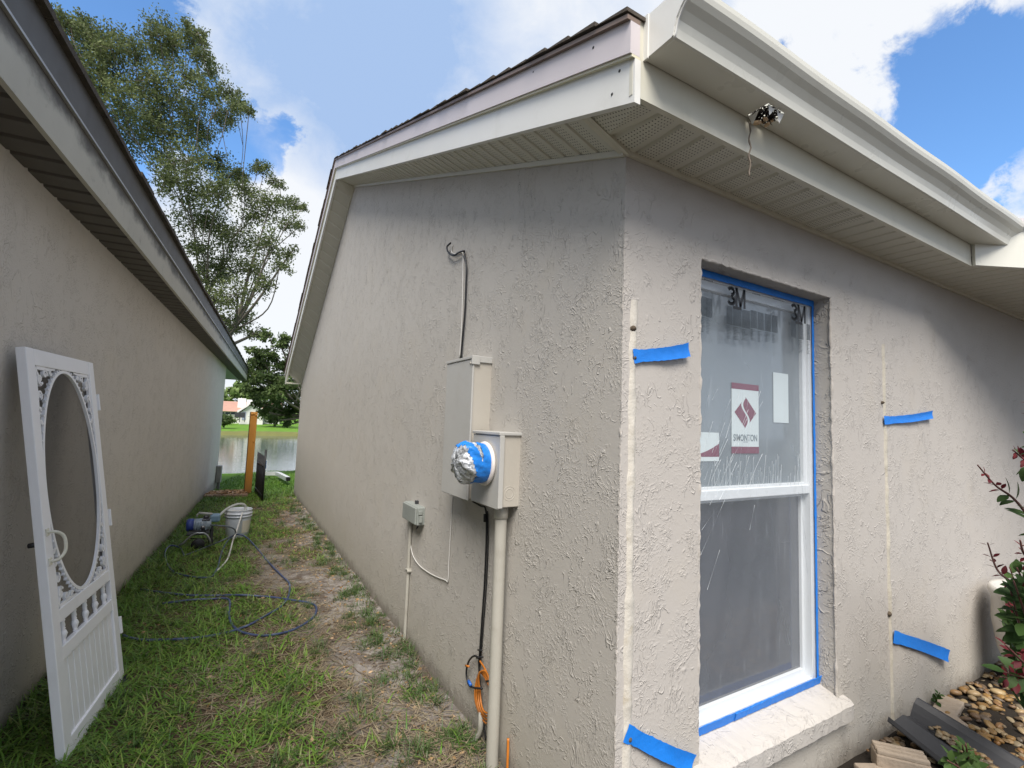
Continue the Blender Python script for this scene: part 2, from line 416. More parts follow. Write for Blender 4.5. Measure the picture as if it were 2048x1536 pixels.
# gable wall
gp = [(X0, YC, -.5), (X0, YB, -.5), (X0, YB, ZB+.12), (X0, YR, ZR+.12), (X0, YC, ZE+.12)]
mb.quad(*gp)
mb.quad((X0, YB, -.5), (9, YB, -.5), (9, YB, ZB+.1), (X0, YB, ZB+.1))
mb.build('gable_wall', STUC, house)
mb = MB()
T_ = .012
mb.quad((X0, YC, -.5), (wx0, YC, -.5), (wx0, YC, 2.56), (X0, YC, 2.56))
mb.quad((wx1, YC, -.5), (9, YC, -.5), (9, YC, 2.56), (wx1, YC, 2.56))
mb.quad((wx0, YC, -.5), (wx1, YC, -.5), (wx1, YC, wz0), (wx0, YC, wz0))
mb.quad((wx0, YC, wz1), (wx1, YC, wz1), (wx1, YC, 2.56), (wx0, YC, 2.56))
mb.build('front_wall', STUF, house)
mb = MB()
mb.quad((wx0, YC, wz0), (wx0, YC+.14, wz0), (wx0, YC+.14, wz1), (wx0, YC, wz1))
mb.quad((wx1, YC, wz0), (wx1, YC+.14, wz0), (wx1, YC+.14, wz1), (wx1, YC, wz1))
mb.quad((wx0, YC, wz1), (wx1, YC, wz1), (wx1, YC+.14, wz1), (wx0, YC+.14, wz1))
# lumpy stucco lip round the opening and the house corner
def bead(mb, p0, p1, r, n, jit):
    pts = []; rr = []
    for i in range(n+1):
        t = i/n; q = np.array(p0, float)*(1-t)+np.array(p1, float)*t
        pts.append(q+RN.normal(0, jit, 3)*.5); rr.append(max(.0008, r*(.55+.9*random.random())))
    mb.tube(pts, rr, 6)
mb.build('window_reveal', STUJ, house)
mb = MB()
bead(mb, (wx0+.001, YC+.004, wz0), (wx0+.001, YC+.004, wz1), .006, 90, .0018)
bead(mb, (wx1-.001, YC+.004, wz0), (wx1-.001, YC+.004, wz1), .006, 90, .0018)
bead(mb, (wx0, YC+.004, wz1), (wx1, YC+.004, wz1), .006, 60, .0018)
bead(mb, (X0+.004, YC+.004, .0), (X0+.004, YC+.004, ZE), .0045, 190, .0014)
mb.build('plaster_arris', STUF, house)
# sill
mb = MB()
n = 40
xs_ = np.linspace(wx0-.03, wx1+.045, n+1); pr = [(YC+.10, .372), (YC+.02, .352), (YC-.03, .338), (YC-.045, .325), (YC-.043, .262), (YC-.03, .250), (YC+.01, .246)]
V = []; Fq = []
for i, x in enumerate(xs_):
    for (yy, zz) in pr: V.append((x, yy+(random.random()-.5)*.004, zz+(random.random()-.5)*.003))
k = len(pr)
for i in range(n):
    for j in range(k-1): Fq.append((i*k+j, (i+1)*k+j, (i+1)*k+j+1, i*k+j+1))
Fq.append(tuple(range(k))); Fq.append(tuple(n*k+j for j in range(k-1, -1, -1)))
mb.add(V, Fq, smooth=False); mb.build('window_sill', stucco('stucco sill paint', (.50, .475, .455), .8, .8, 0), house)
# sealant seams on the front wall
for (px, z0, z1, w) in ((1.150, .0, 1.93, .013), (2.912, .10, 1.98, .010)):
    mb = MB(); N = 220
    V = []; Fq = []
    for i in range(N+1):
        z = z0+(z1-z0)*i/N; c0 = px+.012*(fbm(z, 3.1+px, 5)-.5)
        ww = w*(.55+.9*vn(z, 7.7+px, 16)); hh = .004+.007*vn(z, 1.7, 22, 1)
        if px < 2: ww *= 1.15
        for (dx, dy) in ((-ww-.004, .001), (-ww*.7, -hh*.8), (0, -hh*1.1), (ww*.7, -hh*.7), (ww+.004, .001)): V.append((c0+dx+(random.random()-.5)*.002, YC+dy, z))
    for i in range(N):
        for j in range(4): Fq.append((i*5+j, i*5+j+1, (i+1)*5+j+1, (i+1)*5+j))
    mb.add(V, Fq, smooth=True)
    mb.build('sealant_seam', CAULK if px < 2 else CAULK2, house)
# anchor holes / patched spots
PLUG = plain('dark plug', (.10, .075, .05), .9, 0, .5, 60)
mb = MB()
for (u, v, r) in ((1267, 657, .012), (1268, 716, .010), (1258, 1478, .012), (1779, 1228, .013), (1765, 805, .008)):
    p = ony(u, v, YC-.004); mb = MB()
    mb.lathe([(0, -.010), (r*.35, -.009), (r*.9, -.003), (r, .004)], tuple(p), 9, 'y')
    mb.build('anchor_hole', PLUG, house)

# ---- soffits (real ribs; perforations as drilled pattern of the panel)
def soffit_mat(name, axis_dots, base=(.60, .585, .50)):
    m, g, b, o = newmat(name)
    P = g.n('ShaderNodeTexCoord').outputs['Object']; s = g.n('ShaderNodeSeparateXYZ'); g.put(s.inputs[0], P)
    a, c_ = (s.outputs[0], s.outputs[1]) if axis_dots[0] == 'x' else (s.outputs[1], s.outputs[0])
    pit, ribw, lo, hi = axis_dots[1:5]
    # band inside each rib period, dots on a square grid
    fr = g.math('FRACT', g.math('DIVIDE', a, ribw))
    band = g.math('MULTIPLY', g.math('GREATER_THAN', fr, .22), g.math('LESS_THAN', fr, .86))
    da = g.math('SUBTRACT', g.math('FRACT', g.math('DIVIDE', a, pit)), .5); dc = g.math('SUBTRACT', g.math('FRACT', g.math('DIVIDE', c_, pit)), .5)
    rr = g.math('SQRT', g.math('ADD', g.math('MULTIPLY', da, da), g.math('MULTIPLY', dc, dc)))
    dot = g.math('MULTIPLY', g.math('LESS_THAN', rr, .19), band)
    dot = g.math('MULTIPLY', dot, g.math('MULTIPLY', g.math('GREATER_THAN', a, lo), g.math('LESS_THAN', a, hi)))
    n = g.noise(P, 4, 5, .6)
    col = g.mix(n, tuple(x*.92 for x in base), tuple(min(1, x*1.05) for x in base))
    col = g.mix(g.ss(g.noise(P, 7, 7, .7), .55, .8, 0, .25), col, (.40, .36, .26))
    col = g.mix(dot, col, (.045, .04, .03))
    g.put(b.inputs['Base Color'], col); b.inputs['Roughness'].default_value = .5
    return m
def ribbed(fn, u0, u1, rib, v0, v1, d=.009):
    """panel: u runs across the ribs, v along them; fn(u,v,drop)->xyz"""
    mb = MB(); u = u0; prof = []
    while u < u1:
        prof += [(u, 0), (u+rib*.10, 0), (u+rib*.15, d), (u+rib*.93, d), (u+rib*.97, 0)]; u += rib
    prof = [(min(a, u1), dd) for a, dd in prof]
    V = []; Fq = []
    for a, dd in prof: V += [fn(a, v0, dd), fn(a, v1, dd)]
    for i in range(len(prof)-1): Fq.append((2*i, 2*i+1, 2*i+3, 2*i+2))
    return mb.add(V, Fq)
RIB = .1016
SOF_F = soffit_mat('perforated soffit front', ('x', RIB/8, RIB, 0.0, 2.3))
SOF_G = soffit_mat('perforated soffit gable', ('y', RIB/8, RIB, YC+.02, 2.75))
SOF_B = soffit_mat('plain soffit', ('y', RIB/8, RIB, 90, 91))
YF = .962; ZS = 2.437; YE = 10.08; YF0 = YF-.024
sl = (ZR-ZE)/(YR-YC); slb = (ZB-ZR)/(YB-YR)
def gz(y): return ZE+sl*(y-YC) if y < YR else ZR+slb*(y-YR)
YP = 5.93
def rz(y): return 2.412+.389*(y-.938) if y < YP else 4.354-.546*(y-YP)
def rx(y): return -.018*(y-.94)/(YP-.94) if y < YP else -.018-.035*(y-YP)/(YE-YP)
FW = lambda a: max(0.0, 1-(a-XR)/(X0-XR))      # the strip twists up to meet the sloping rake
ribbed(lambda a, v, d: (a, v, ZS+.008-d+(rz(v)-ZS)*FW(a)), XR+.003, 3.36, RIB, YF, YC+.02).build('front_soffit', SOF_F, house)
mb = ribbed(lambda a, v, d: (a, (YC+.02)*v+(YF-.52*(a-3.36))*(1-v), ZS+.008-d), 3.36, 6.2, RIB, 0, 1); mb.build('wing_soffit', SOF_F, house)
ribbed(lambda a, v, d: (XR+rx(a) if v < 1 else X0, a, (rz(a) if v < 1 else gz(a))-d+.009), YC+.022, YR, RIB, 0, 2).build('gable_soffit', SOF_G, house)
ribbed(lambda a, v, d: (XR+rx(a) if v < 1 else X0, a, (rz(a) if v < 1 else gz(a))-d+.009), YR, YB+.05, RIB*1.5, 0, 2, .010).build('gable_soffit', SOF_B, house)
MB().box(X0-.255, X0+.3, YB+.003, YE-.002, 2.08, 2.10).build('boxed_eave', SOF_B, house)
# J-channels along the walls
mb = MB()
mb.box(X0, 3.5, YC-.014, YC-.001, ZS-.016, ZS+.004)
for (ya_, yb_, dz_) in ((YC-.014, YC-.001, 0), (YC+.002, YC+.018, .003)):
    za_ = rz(YC)-.012; zb_ = ZS-.014
    mb.add([(XR, ya_, za_+dz_), (X0, ya_, zb_+dz_), (X0, yb_, zb_+dz_), (XR, yb_, za_+dz_), (XR, ya_, za_+.02), (X0, ya_, zb_+.02), (X0, yb_, zb_+.02), (XR, yb_, za_+.02)], [(0, 1, 2, 3), (4, 7, 6, 5), (0, 4, 5, 1), (1, 5, 6, 2), (2, 6, 7, 3), (3, 7, 4, 0)])
mb.box(3.5, 7.2, YC-.014, YC-.001, ZS-.016, ZS+.004)
def strip(mb, xa, xb, zoff0, zoff1, pts, fz=None, fx=lambda y: 0.0):
    fz = fz or gz
    for (ya, yb) in zip(pts[:-1], pts[1:]):
        mb.add([(xa+fx(ya), ya, fz(ya)+zoff0), (xb+fx(ya), ya, fz(ya)+zoff0), (xb+fx(ya), ya, fz(ya)+zoff1), (xa+fx(ya), ya, fz(ya)+zoff1),
                (xa+fx(yb), yb, fz(yb)+zoff0), (xb+fx(yb), yb, fz(yb)+zoff0), (xb+fx(yb), yb, fz(yb)+zoff1), (xa+fx(yb), yb, fz(yb)+zoff1)],
               [(0, 1, 5, 4), (1, 2, 6, 5), (2, 3, 7, 6), (3, 0, 4, 7), (0, 3, 2, 1), (4, 5, 6, 7)])
strip(mb, X0-.014, X0-.001, -.018, .004, [YC, YR, YB+.5])
mb.build('soffit_channel', plain('cream channel', (.62, .60, .50), .45, 0, .05, 5), house)
# ---- rake fascia: lower board, lip, upper board, drip edge
pts = [YF0, YP, YE]
mb = MB(); strip(mb, XR-.022, XR, -.012, .118, pts, rz, rx)
mb.build('rake_board', WHITE, house)
mb = MB(); strip(mb, XR-.034, XR-.004, .118, .126, pts, rz, rx); mb.build('rake_lip', CREAM, house)
mb = MB(); strip(mb, XR-.040, XR-.004, .1265, .222, pts, rz, rx); mb.build('upper_rake_board', PINKF, house)
mb = MB(); strip(mb, XR-.052, XR-.004, .2225, .236, pts, rz, rx); mb.build('drip_edge', DRIP, house)
# little rivets and a panel joint
mb = MB()
for (y, dz) in ((1.0, .095), (1.03, .03), (1.9, .09), (2.6, .1), (3.2, .02), (3.9, .09), (1.1, .19), (1.45, .2), (5.2, .19)):
    mb = MB(); mb.lathe([(0, -.003), (.004, -.002), (.005, 0)], (XR-.022 if dz < .12 else XR-.040, y, rz(y)+dz), 8, 'x'); mb.build('rivet', DARKG, house)
mb = MB(); mb.box(XR-.0235, XR-.0215, 4.02, 4.026, rz(4.02)-.006, rz(4.02)+.11); mb.box(XR-.0415, XR-.0395, 4.0, 4.006, rz(4.0)+.13, rz(4.0)+.215)
mb.build('panel_joint', DARKG, house)
# ---- roof: shingle courses, sawtooth along the slope
mb = MB()
def roof_courses(y_list, sign):
    for i in range(len(y_list)-1):
        ya, yb = y_list[i], y_list[i+1]
        t = .013*(.7+.6*random.random()); xe = XR-.056-random.random()*.010+rx(ya)
        za = rz(ya)+.240; zb = rz(yb)+.240
        lo, hi = (ya, yb) if sign > 0 else (yb, ya)
        zl, zh = (za, zb) if sign > 0 else (zb, za)
        mb.add([(xe, lo, zl+.002), (xe, hi, zh+.002), (xe, hi, zh+.004), (xe, lo, zl+t), (9, lo, zl+.002), (9, hi, zh+.002), (9, hi, zh+.004), (9, lo, zl+t)],
               [(0, 1, 2, 3), (4, 7, 6, 5), (3, 2, 6, 7), (0, 3, 7, 4), (0, 4, 5, 1)])
roof_courses(list(np.arange(.935, YP+.05, .135)), 1)
roof_courses(list(np.arange(YP, YE+.1, .135)), -1)
mb.build('roof', SHING, house)
# ---- front fascia and angled wing fascia
mb = MB(); mb.box(XR-.020, 3.357, YF-.018, YF, ZS-.012, ZS+.23)
mb.box(XR-.0235, XR-.0225, YF-.016, YF-.004, ZS-.01, ZS+.1)
mb.build('front_fascia', plain('cream fascia', (.62, .60, .50), .35, 0, .06, 2, dirt=(.38, .36, .26, .3), dscale=3), house)
dirw = np.array([.29, -.15]); dirw /= np.linalg.norm(dirw)
mb = MB(); p0 = np.array([3.36, YF-.02]); p1 = p0+dirw*3.2; nw = np.array([-dirw[1], dirw[0]])
def wbox(mb, z0, z1, t0, t1, a=0, bb=1):
    q0 = p0+(p1-p0)*a; q1 = p0+(p1-p0)*bb
    A = [q0+nw*t0, q1+nw*t0, q1+nw*t1, q0+nw*t1]
    mb.add([(q[0], q[1], z0) for q in A]+[(q[0], q[1], z1) for q in A], [(0, 1, 2, 3), (4, 7, 6, 5), (0, 4, 5, 1), (1, 5, 6, 2), (2, 6, 7, 3), (3, 7, 4, 0)])
wbox(mb, ZS-.012, ZS+.20, -.018, 0)
mb.build('wing_fascia', GUTM, house)
mb = MB(); wbox(mb, ZS+.205, ZS+.25, -.04, .4); mb.build('wing_roof_edge', PINKF, house)
# ---- gutter with torn outlet
gut = MB()
gx0, gx1 = .945, 3.60
ZG = 2.543
prof = [(YF-.019, ZG+.14), (YF-.019, ZG+.002), (YF-.021, ZG), (.846, ZG), (.840, ZG+.003), (.8385, ZG+.012), (.836, ZG+.026), (.829, ZG+.046), (.815, ZG+.066), (.800, ZG+.080), (.7905, ZG+.094), (.787, ZG+.108), (.786, ZG+.122), (.790, ZG+.127), (.797, ZG+.125), (.798, ZG+.118)]
hx0, hx1, hy0, hy1 = 1.405, 1.493, .862, .932
def gutx(): return [gx0+(gx1-gx0)*i/40 for i in range(41)]
bendx = lambda x, yz: (x, yz[0]+.0012*math.sin(x*9)*(1 if yz[0] < .83 else 0), yz[1]+.0015*math.sin(x*5+1))
XSg = sorted(gutx()+[hx0, hx1])
for xa, xb in zip(XSg[:-1], XSg[1:]):
    for i, (p, q) in enumerate(zip(prof[:-1], prof[1:])):
        if i == 2 and xa >= hx0-1e-6 and xb <= hx1+1e-6:
            # leave the torn opening free: front and back slivers only
            gut.quad(bendx(xa, p), bendx(xb, p), bendx(xb, (hy1, ZG)), bendx(xa, (hy1, ZG)))
            gut.quad(bendx(xa, (hy0, ZG)), bendx(xb, (hy0, ZG)), bendx(xb, q), bendx(xa, q)); continue
        gut.quad(bendx(xa, p), bendx(xb, p), bendx(xb, q), bendx(xa, q), smooth=(i > 4))
gut_o = gut.build('gutter', GUTM, house)
mb = MB()
capp = [(y, z) for y, z in prof[1:12]]+[(.787, ZG+.120), (YF-.019, ZG+.13)]
capi = [(gx0-.002, y, z) for y, z in capp]
mb.quad(*capi)
for a, b_ in zip(capp[:-1], capp[1:]): mb.quad((gx0-.002, *a), (gx0+.012, *a), (gx0+.012, b_[0]-.001, b_[1]-.001), (gx0-.002, *b_))
mb.tube([(gx0+.004, y-.002, z-.002) for y, z in prof[3:12]], [.0022+.002*random.random() for _ in prof[3:12]], 6)
mb.box(gx0-.006, gx0+.002, YF-.035, YF-.018, ZG-.004, ZG+.13)
mb.build('end_cap', WHITE, gut_o)
mb = MB()
for (a, b_, c_) in (((hx0, hy0), (hx0+.04, hy0), (hx0+.012, hy0+.004)), ((hx0+.045, hy0), (hx1, hy0), (hx1-.02, hy0+.006)), ((hx1, hy0), (hx1, hy0+.035), (hx1-.012, hy0+.01)), ((hx0, hy1), (hx0, hy1-.04), (hx0+.01, hy1-.01)), ((hx1, hy1-.02), (hx1, hy1), (hx1-.02, hy1-.02))):
    mb = MB(); mb.add([(a[0], a[1], ZG-.001), (b_[0], b_[1], ZG-.001), (c_[0], c_[1], ZG-.028-random.random()*.012), ((a[0]+b_[0])/2, (a[1]+b_[1])/2, ZG-.006)], [(0, 3, 2), (3, 1, 2)]); mb.build('torn_flap', WHITE, gut_o)
# debris hanging in the outlet
nest = thing('gutter_debris', 'dark clump of roots and shells stuck in the torn gutter outlet', 'debris', ((hx0+hx1)/2, .90, ZG-.03))
mb = MB()
for i in range(240):
    a = random.random()*6.28; r = .040*math.sqrt(random.random()); x = (hx0+hx1)/2+r*math.cos(a)*1.1; y = .90+r*math.sin(a)*.85; z = ZG+.012-random.random()*.030*(1.25-r/.04)
    p = [(x, y, z)]
    for k in range(3): p.append((p[-1][0]+random.uniform(-.008, .008), p[-1][1]+random.uniform(-.008, .008), p[-1][2]+random.uniform(-.009, .003)))
    mb.tube(p, [.0022, .0018, .0014, .0006], 4)
mb.build('root_clump', plain('black roots', (.018, .012, .008), .9, 0, .4, 90), nest)
mb = MB()
for (dx, dy, dz, r, a) in ((-.012, -.008, -.024, .0105, .4), (.010, .0, -.030, .009, 1.4), (-.026, .012, -.030, .011, 2.2), (.018, -.012, -.020, .007, .9), (.006, .012, -.018, .008, 2.9)):
    c0 = Vector(((hx0+hx1)/2+dx, .90+dy, ZG+dz)); M_ = Matrix.Rotation(a, 3, 'Z') @ Matrix.Rotation(a*.7, 3, 'X')
    def T(x, y, z, c0=c0, M_=M_): q = M_ @ Vector((x*1.35, y*.8, z*.5)) + c0; return tuple(q)
    mb.lathe([(0, -r), (r*.6, -r*.75), (r, 0), (r*.6, r*.75), (0, r)], (0, 0, 0), 10, 'z', T)
mb.build('shell', plain('tan shell', (.55, .38, .22), .5, 0, .35, 80), nest)
mb = MB()
st = onz(1500, 245, ZG-.02); pe = ony(1499, 353, .905)
pts = [tuple(np.array(st)*(1-t)+np.array(pe)*t+np.array([.003*math.sin(t*17), .002*math.sin(t*23), 0])) for t in np.linspace(0, 1, 26)]
mb.tube(pts, [.0022+.0012*random.random() for _ in pts], 6)
mb.build('dangling_root', plain('grey twig', (.16, .13, .10), .8, 0, .5, 90), nest)

# ---- window behind its masking film
win = MB()
yf = YC+WD
fw = .034
zt, zb = wz1-.0, .360
def frame_box(mb, x0, x1, z0, z1, w, y0, y1, wb=None, wt=None):
    wb = w if wb is None else wb; wt = w if wt is None else wt
    mb.box(x0, x0+w, y0, y1, z0, z1, bev=.002); mb.box(x1-w, x1, y0, y1, z0, z1, bev=.002)
    mb.box(x0+w, x1-w, y0, y1, z1-wt, z1, bev=.002); mb.box(x0+w, x1-w, y0, y1, z0, z0+wb, bev=.002)
wobj = link('window', bpy.data.meshes.new('window'), house); 
mb = MB(); frame_box(mb, wx0, wx1, zb, zt, fw, yf, yf+.07); wf = mb.build('window_frame', VINYL, wobj)
mb = MB(); frame_box(mb, wx0+fw, wx1-fw, 1.232, zt-fw, .030, yf+.012, yf+.04, wb=.042, wt=.036)
mb.box(wx0+fw, wx1-fw, yf+.004, yf+.044, 1.222, 1.262, bev=.003); mb.build('upper_sash', VINYL, wobj)
mb = MB(); frame_box(mb, wx0+fw, wx1-fw, zb+fw, 1.222, .016, yf+.035, yf+.06, wb=.03); mb.build('lower_sash', VINYL, wobj)
def pane_mat(name, col, top, z0, z1, rough=.12):
    m, g, b, o = newmat(name)
    P = g.n('ShaderNodeTexCoord').outputs['Object']
    g.put(b.inputs['Base Color'], g.mix(g.noise(P, 2.0, 3), col, top)); b.inputs['Roughness'].default_value = rough
    b.inputs['Specular IOR Level'].default_value = .8; b.inputs['Coat Weight'].default_value = .5; b.inputs['Coat Roughness'].default_value = .03
    return m
MB().quad((wx0+fw, yf+.028, 1.24), (wx1-fw, yf+.028, 1.24), (wx1-fw, yf+.028, zt-fw), (wx0+fw, yf+.028, zt-fw)).build('glass_pane', pane_mat('upper glass lighter grey', (.17, .20, .22), (.23, .26, .28), 0, 1), wobj)  # pane coloured a lighter grey than the lower one
MB().quad((wx0+fw, yf+.048, zb+.03), (wx1-fw, yf+.048, zb+.03), (wx1-fw, yf+.048, 1.23), (wx0+fw, yf+.048, 1.23)).build('glass_pane', pane_mat('lower glass dark room', (.03, .03, .04), (.06, .06, .075), 0, 1), wobj)
wobj.data.from_pydata([(wx0+.001, yf+.085, zb), (wx1-.001, yf+.085, zb), (wx1-.001, yf+.085, zt), (wx0+.001, yf+.085, zt)], [], [(0, 1, 2, 3)]); wobj.data.materials.append(DARKG)

def text_obj(txt, size, origin, xdir, updir, mat, name, parent, bold=0.0, sx=1.0, ext=.0003, align='CENTER'):
    cu = bpy.data.curves.new('txt', 'FONT'); cu.body = txt; cu.size = size; cu.offset = bold; cu.extrude = ext; cu.align_x = align; cu.align_y = 'CENTER'; cu.resolution_u = 3
    to = bpy.data.objects.new('txt', cu); COL.objects.link(to); bpy.context.view_layer.update()
    me = bpy.data.meshes.new_from_object(to.evaluated_get(bpy.context.evaluated_depsgraph_get())); bpy.data.objects.remove(to)
    xd = np.array(xdir, float); ud = np.array(updir, float); nd = np.cross(xd, ud)
    for v in me.vertices:
        q = np.array(origin)+xd*v.co.x*sx+ud*v.co.y+nd*v.co.z; v.co = Vector(q)
    me.materials.clear(); me.materials.append(mat)
    return link(name, me, parent)
INK = plain('black ink', (.012, .012, .014), .5, 0, .2, 30)
INKG = plain('grey ink', (.035, .045, .055), .6, 0, .2, 30)
# stickers on the glass
def sticker(name, label, corners_uv, ydep):
    P4 = [ony(u, v, ydep) for u, v in corners_uv]
    x0 = (P4[0][0]+P4[3][0])/2; x1 = (P4[1][0]+P4[2][0])/2; z1 = (P4[0][2]+P4[1][2])/2; z0 = (P4[2][2]+P4[3][2])/2
    return x0, x1, z0, z1
PAPER = plain('white sticker paper', (.72, .78, .78), .6, 0, .03, 5); RED = plain('crimson sticker ink', (.20, .03, .07), .6, 0, .05, 5)
GRY = plain('grey sticker ink', (.16, .20, .22), .6, 0, .05, 5)
ys_ = yf+.026
x0, x1, z0, z1 = sticker('', '', [(1463, 762), (1517, 777), (1517, 905), (1463, 905)], ys_)
st = thing('window_sticker', 'white sticker with a red diamond logo and red bands on the upper pane', 'sticker', ((x0+x1)/2, ys_, z0))
MB().box(x0, x1, ys_-.0006, ys_, z0, z1).build('sticker_paper', PAPER, st)
mb = MB(); hgt = z1-z0; mb.box(x0-.001, x1+.001, ys_-.0012, ys_-.0008, z1-hgt*.075, z1+.004); mb.build('red_band', RED, st); mb = MB(); mb.box(x0-.001, x1+.001, ys_-.0012, ys_-.0008, z0-.004, z0+hgt*.085); mb.build('red_band', RED, st)
cxs = (x0+x1)/2; czs = z0+hgt*.585; hw = (x1-x0)*.40; hh_ = hgt*.235
def S_x(t): return .30*hw*math.sin(t*math.pi*1.0)  # t in -1..1
mb = MB(); N = 24
for side in (-1, 1):
    for i in range(N):
        t0 = -1+2*i/N; t1 = -1+2*(i+1)/N
        def edge(t): return side*hw*(1-abs(t))
        def inner(t):
            v = S_x(-t)+side*.09*hw
            e = edge(t)
            return max(v, -abs(e)) if side < 0 and v < -abs(e) else (min(v, abs(e)) if side > 0 and v > abs(e) else v)
        a0, b0, a1, b1 = inner(t0), edge(t0), inner(t1), edge(t1)
        if side*(b0-a0) < 0: a0 = b0
        if side*(b1-a1) < 0: a1 = b1
        mb.quad((cxs+a0, ys_-.0012, czs+t0*hh_), (cxs+b0, ys_-.0012, czs+t0*hh_), (cxs+b1, ys_-.0012, czs+t1*hh_), (cxs+a1, ys_-.0012, czs+t1*hh_))
mb.build('diamond_logo', RED, st)
text_obj('SIMONTON', (x1-x0)*.215, (cxs, ys_-.0012, z0+hgt*.21), (1, 0, 0), (0, 0, 1), GRY, 'printed_name', st, bold=.0006, sx=.78)
mb = MB(); mb.box(cxs-.016, cxs+.016, ys_-.0012, ys_-.0008, z0+hgt*.15, z0+hgt*.157); mb.build('printed_line', GRY, st)
x0, x1, z0, z1 = sticker('', '', [(1546, 745), (1576, 748), (1577, 846), (1547, 845)], ys_)
s2 = MB().box(x0, x1, ys_-.0006, ys_, z0, z1).build('window_sticker', PAPER); tag(s2, 'plain narrow white sticker at the right of the upper pane', 'sticker')
x0, x1, z0, z1 = sticker('', '', [(1385, 862), (1438, 867), (1437, 925), (1385, 920)], ys_)
s3 = thing('window_sticker', 'white and red sticker at the lower left corner of the upper pane', 'sticker', ((x0+x1)/2, ys_, z0))
x0 = wx0+fw+.032
MB().box(x0, x1, ys_-.0006, ys_, z0, z1).build('sticker_paper', PAPER, s3)
mb = MB(); n_ = 12
for i in range(n_):
    a = i/n_; b_ = (i+1)/n_
    fz = lambda t: z0+(z1-z0)*(.20+.42*t*t)
    mb.quad((x0+(x1-x0)*a, ys_-.0012, z0+.018), (x0+(x1-x0)*b_, ys_-.0012, z0+.018), (x0+(x1-x0)*b_, ys_-.0012, max(z0+.018, fz(b_))), (x0+(x1-x0)*a, ys_-.0012, max(z0+.018, fz(a))))
mb.build('red_band', RED, s3)

# masking film
film = thing('masking_film', 'clear plastic masking film taped over the window with blue tape', 'plastic film', ((wx0+wx1)/2, yf-.01, zb))
m, g, b, o = newmat('thin plastic film')
P = g.n('ShaderNodeTexCoord').outputs['Object']
tr = g.n('ShaderNodeBsdfTransparent'); tr.inputs[0].default_value = (.93, .95, .96, 1)
b.inputs['Base Color'].default_value = (.62, .68, .74, 1); b.inputs['Roughness'].default_value = .22; b.inputs['Specular IOR Level'].default_value = .8
wn = g.noise(g.map(P, (1, 1, .18), (0, .35, 0)), 30, 3, .6, .5)
bp = g.n('ShaderNodeBump'); bp.inputs['Strength'].default_value = .18; bp.inputs['Distance'].default_value = .003; g.put(bp.inputs['Height'], wn); g.put(b.inputs['Normal'], bp.outputs[0])
mx = g.n('ShaderNodeMixShader')
streak = g.ss(g.noise(g.map(P, (1, 1, .10), (0, .30, 0)), 42, 3, .6, .6), .58, .80, 0, .14)
g.put(mx.inputs[0], g.math('ADD', g.math('ADD', .10, streak), g.math('MULTIPLY', g.noise(P, 1.6, 3), .12))); g.t.links.new(tr.outputs[0], mx.inputs[1]); g.t.links.new(b.outputs[0], mx.inputs[2]); g.t.links.new(mx.outputs[0], o.inputs[0])
FILM = m
NX, NZ = 60, 110
gx = np.linspace(wx0+.004, wx1-.004, NX); gz_ = np.linspace(zb+.004, zt-.004, NZ)
A, B = np.meshgrid(gx, gz_, indexing='ij')
ed = np.minimum(np.minimum(A-gx[0], gx[-1]-A), np.minimum(B-gz_[0], gz_[-1]-B)); ed = sstep(ed, 0, .07)
q_ = (A-wx0)*.94+(B-zb)*-.28
Yf = yf-.004-ed*(.006+.0012*np.sin(q_*34)+.0006*np.sin(q_*71+B*4)+.008*fbm(A, B, 3))
ii = np.arange(NX*NZ).reshape(NX, NZ)
FS = npmesh('film_sheet', np.stack([A, Yf, B], -1).reshape(-1, 3), np.stack([ii[:-1, :-1], ii[1:, :-1], ii[1:, 1:], ii[:-1, 1:]], -1).reshape(-1, 4), FILM, film, smooth=True)
# creases: thin folded-over ridges of the film
m, g, b, o = newmat('film crease')
tr = g.n('ShaderNodeBsdfTransparent'); b.inputs['Base Color'].default_value = (.85, .9, .93, 1); b.inputs['Roughness'].default_value = .2
mx = g.n('ShaderNodeMixShader'); mx.inputs[0].default_value = .75; g.t.links.new(tr.outputs[0], mx.inputs[1]); g.t.links.new(b.outputs[0], mx.inputs[2]); g.t.links.new(mx.outputs[0], o.inputs[0])
CREASE = m
mb = MB()
def crease(u0, v0, u1, v1, bend, w):
    a = ony(u0, v0, yf-.027); b_ = ony(u1, v1, yf-.027)
    N = 9
    for i in range(N):
        t0, t1 = i/N, (i+1)/N
        def pt(t):
            q = a*(1-t)+b_*t; q[0] += bend*math.sin(math.pi*t); return q
        def wd(t): return 1.35*w*math.sin(math.pi*min(1, max(0, .04+.92*t)))**.6
        p, q = pt(t0), pt(t1)
        p[0] = min(max(p[0], wx0+.006), wx1-.01); q[0] = min(max(q[0], wx0+.006), wx1-.01)
        mb.quad(p-[wd(t0), 0, 0], p+[wd(t0)*.2, .002, 0], q+[wd(t1)*.2, .002, 0], q-[wd(t1), 0, 0])
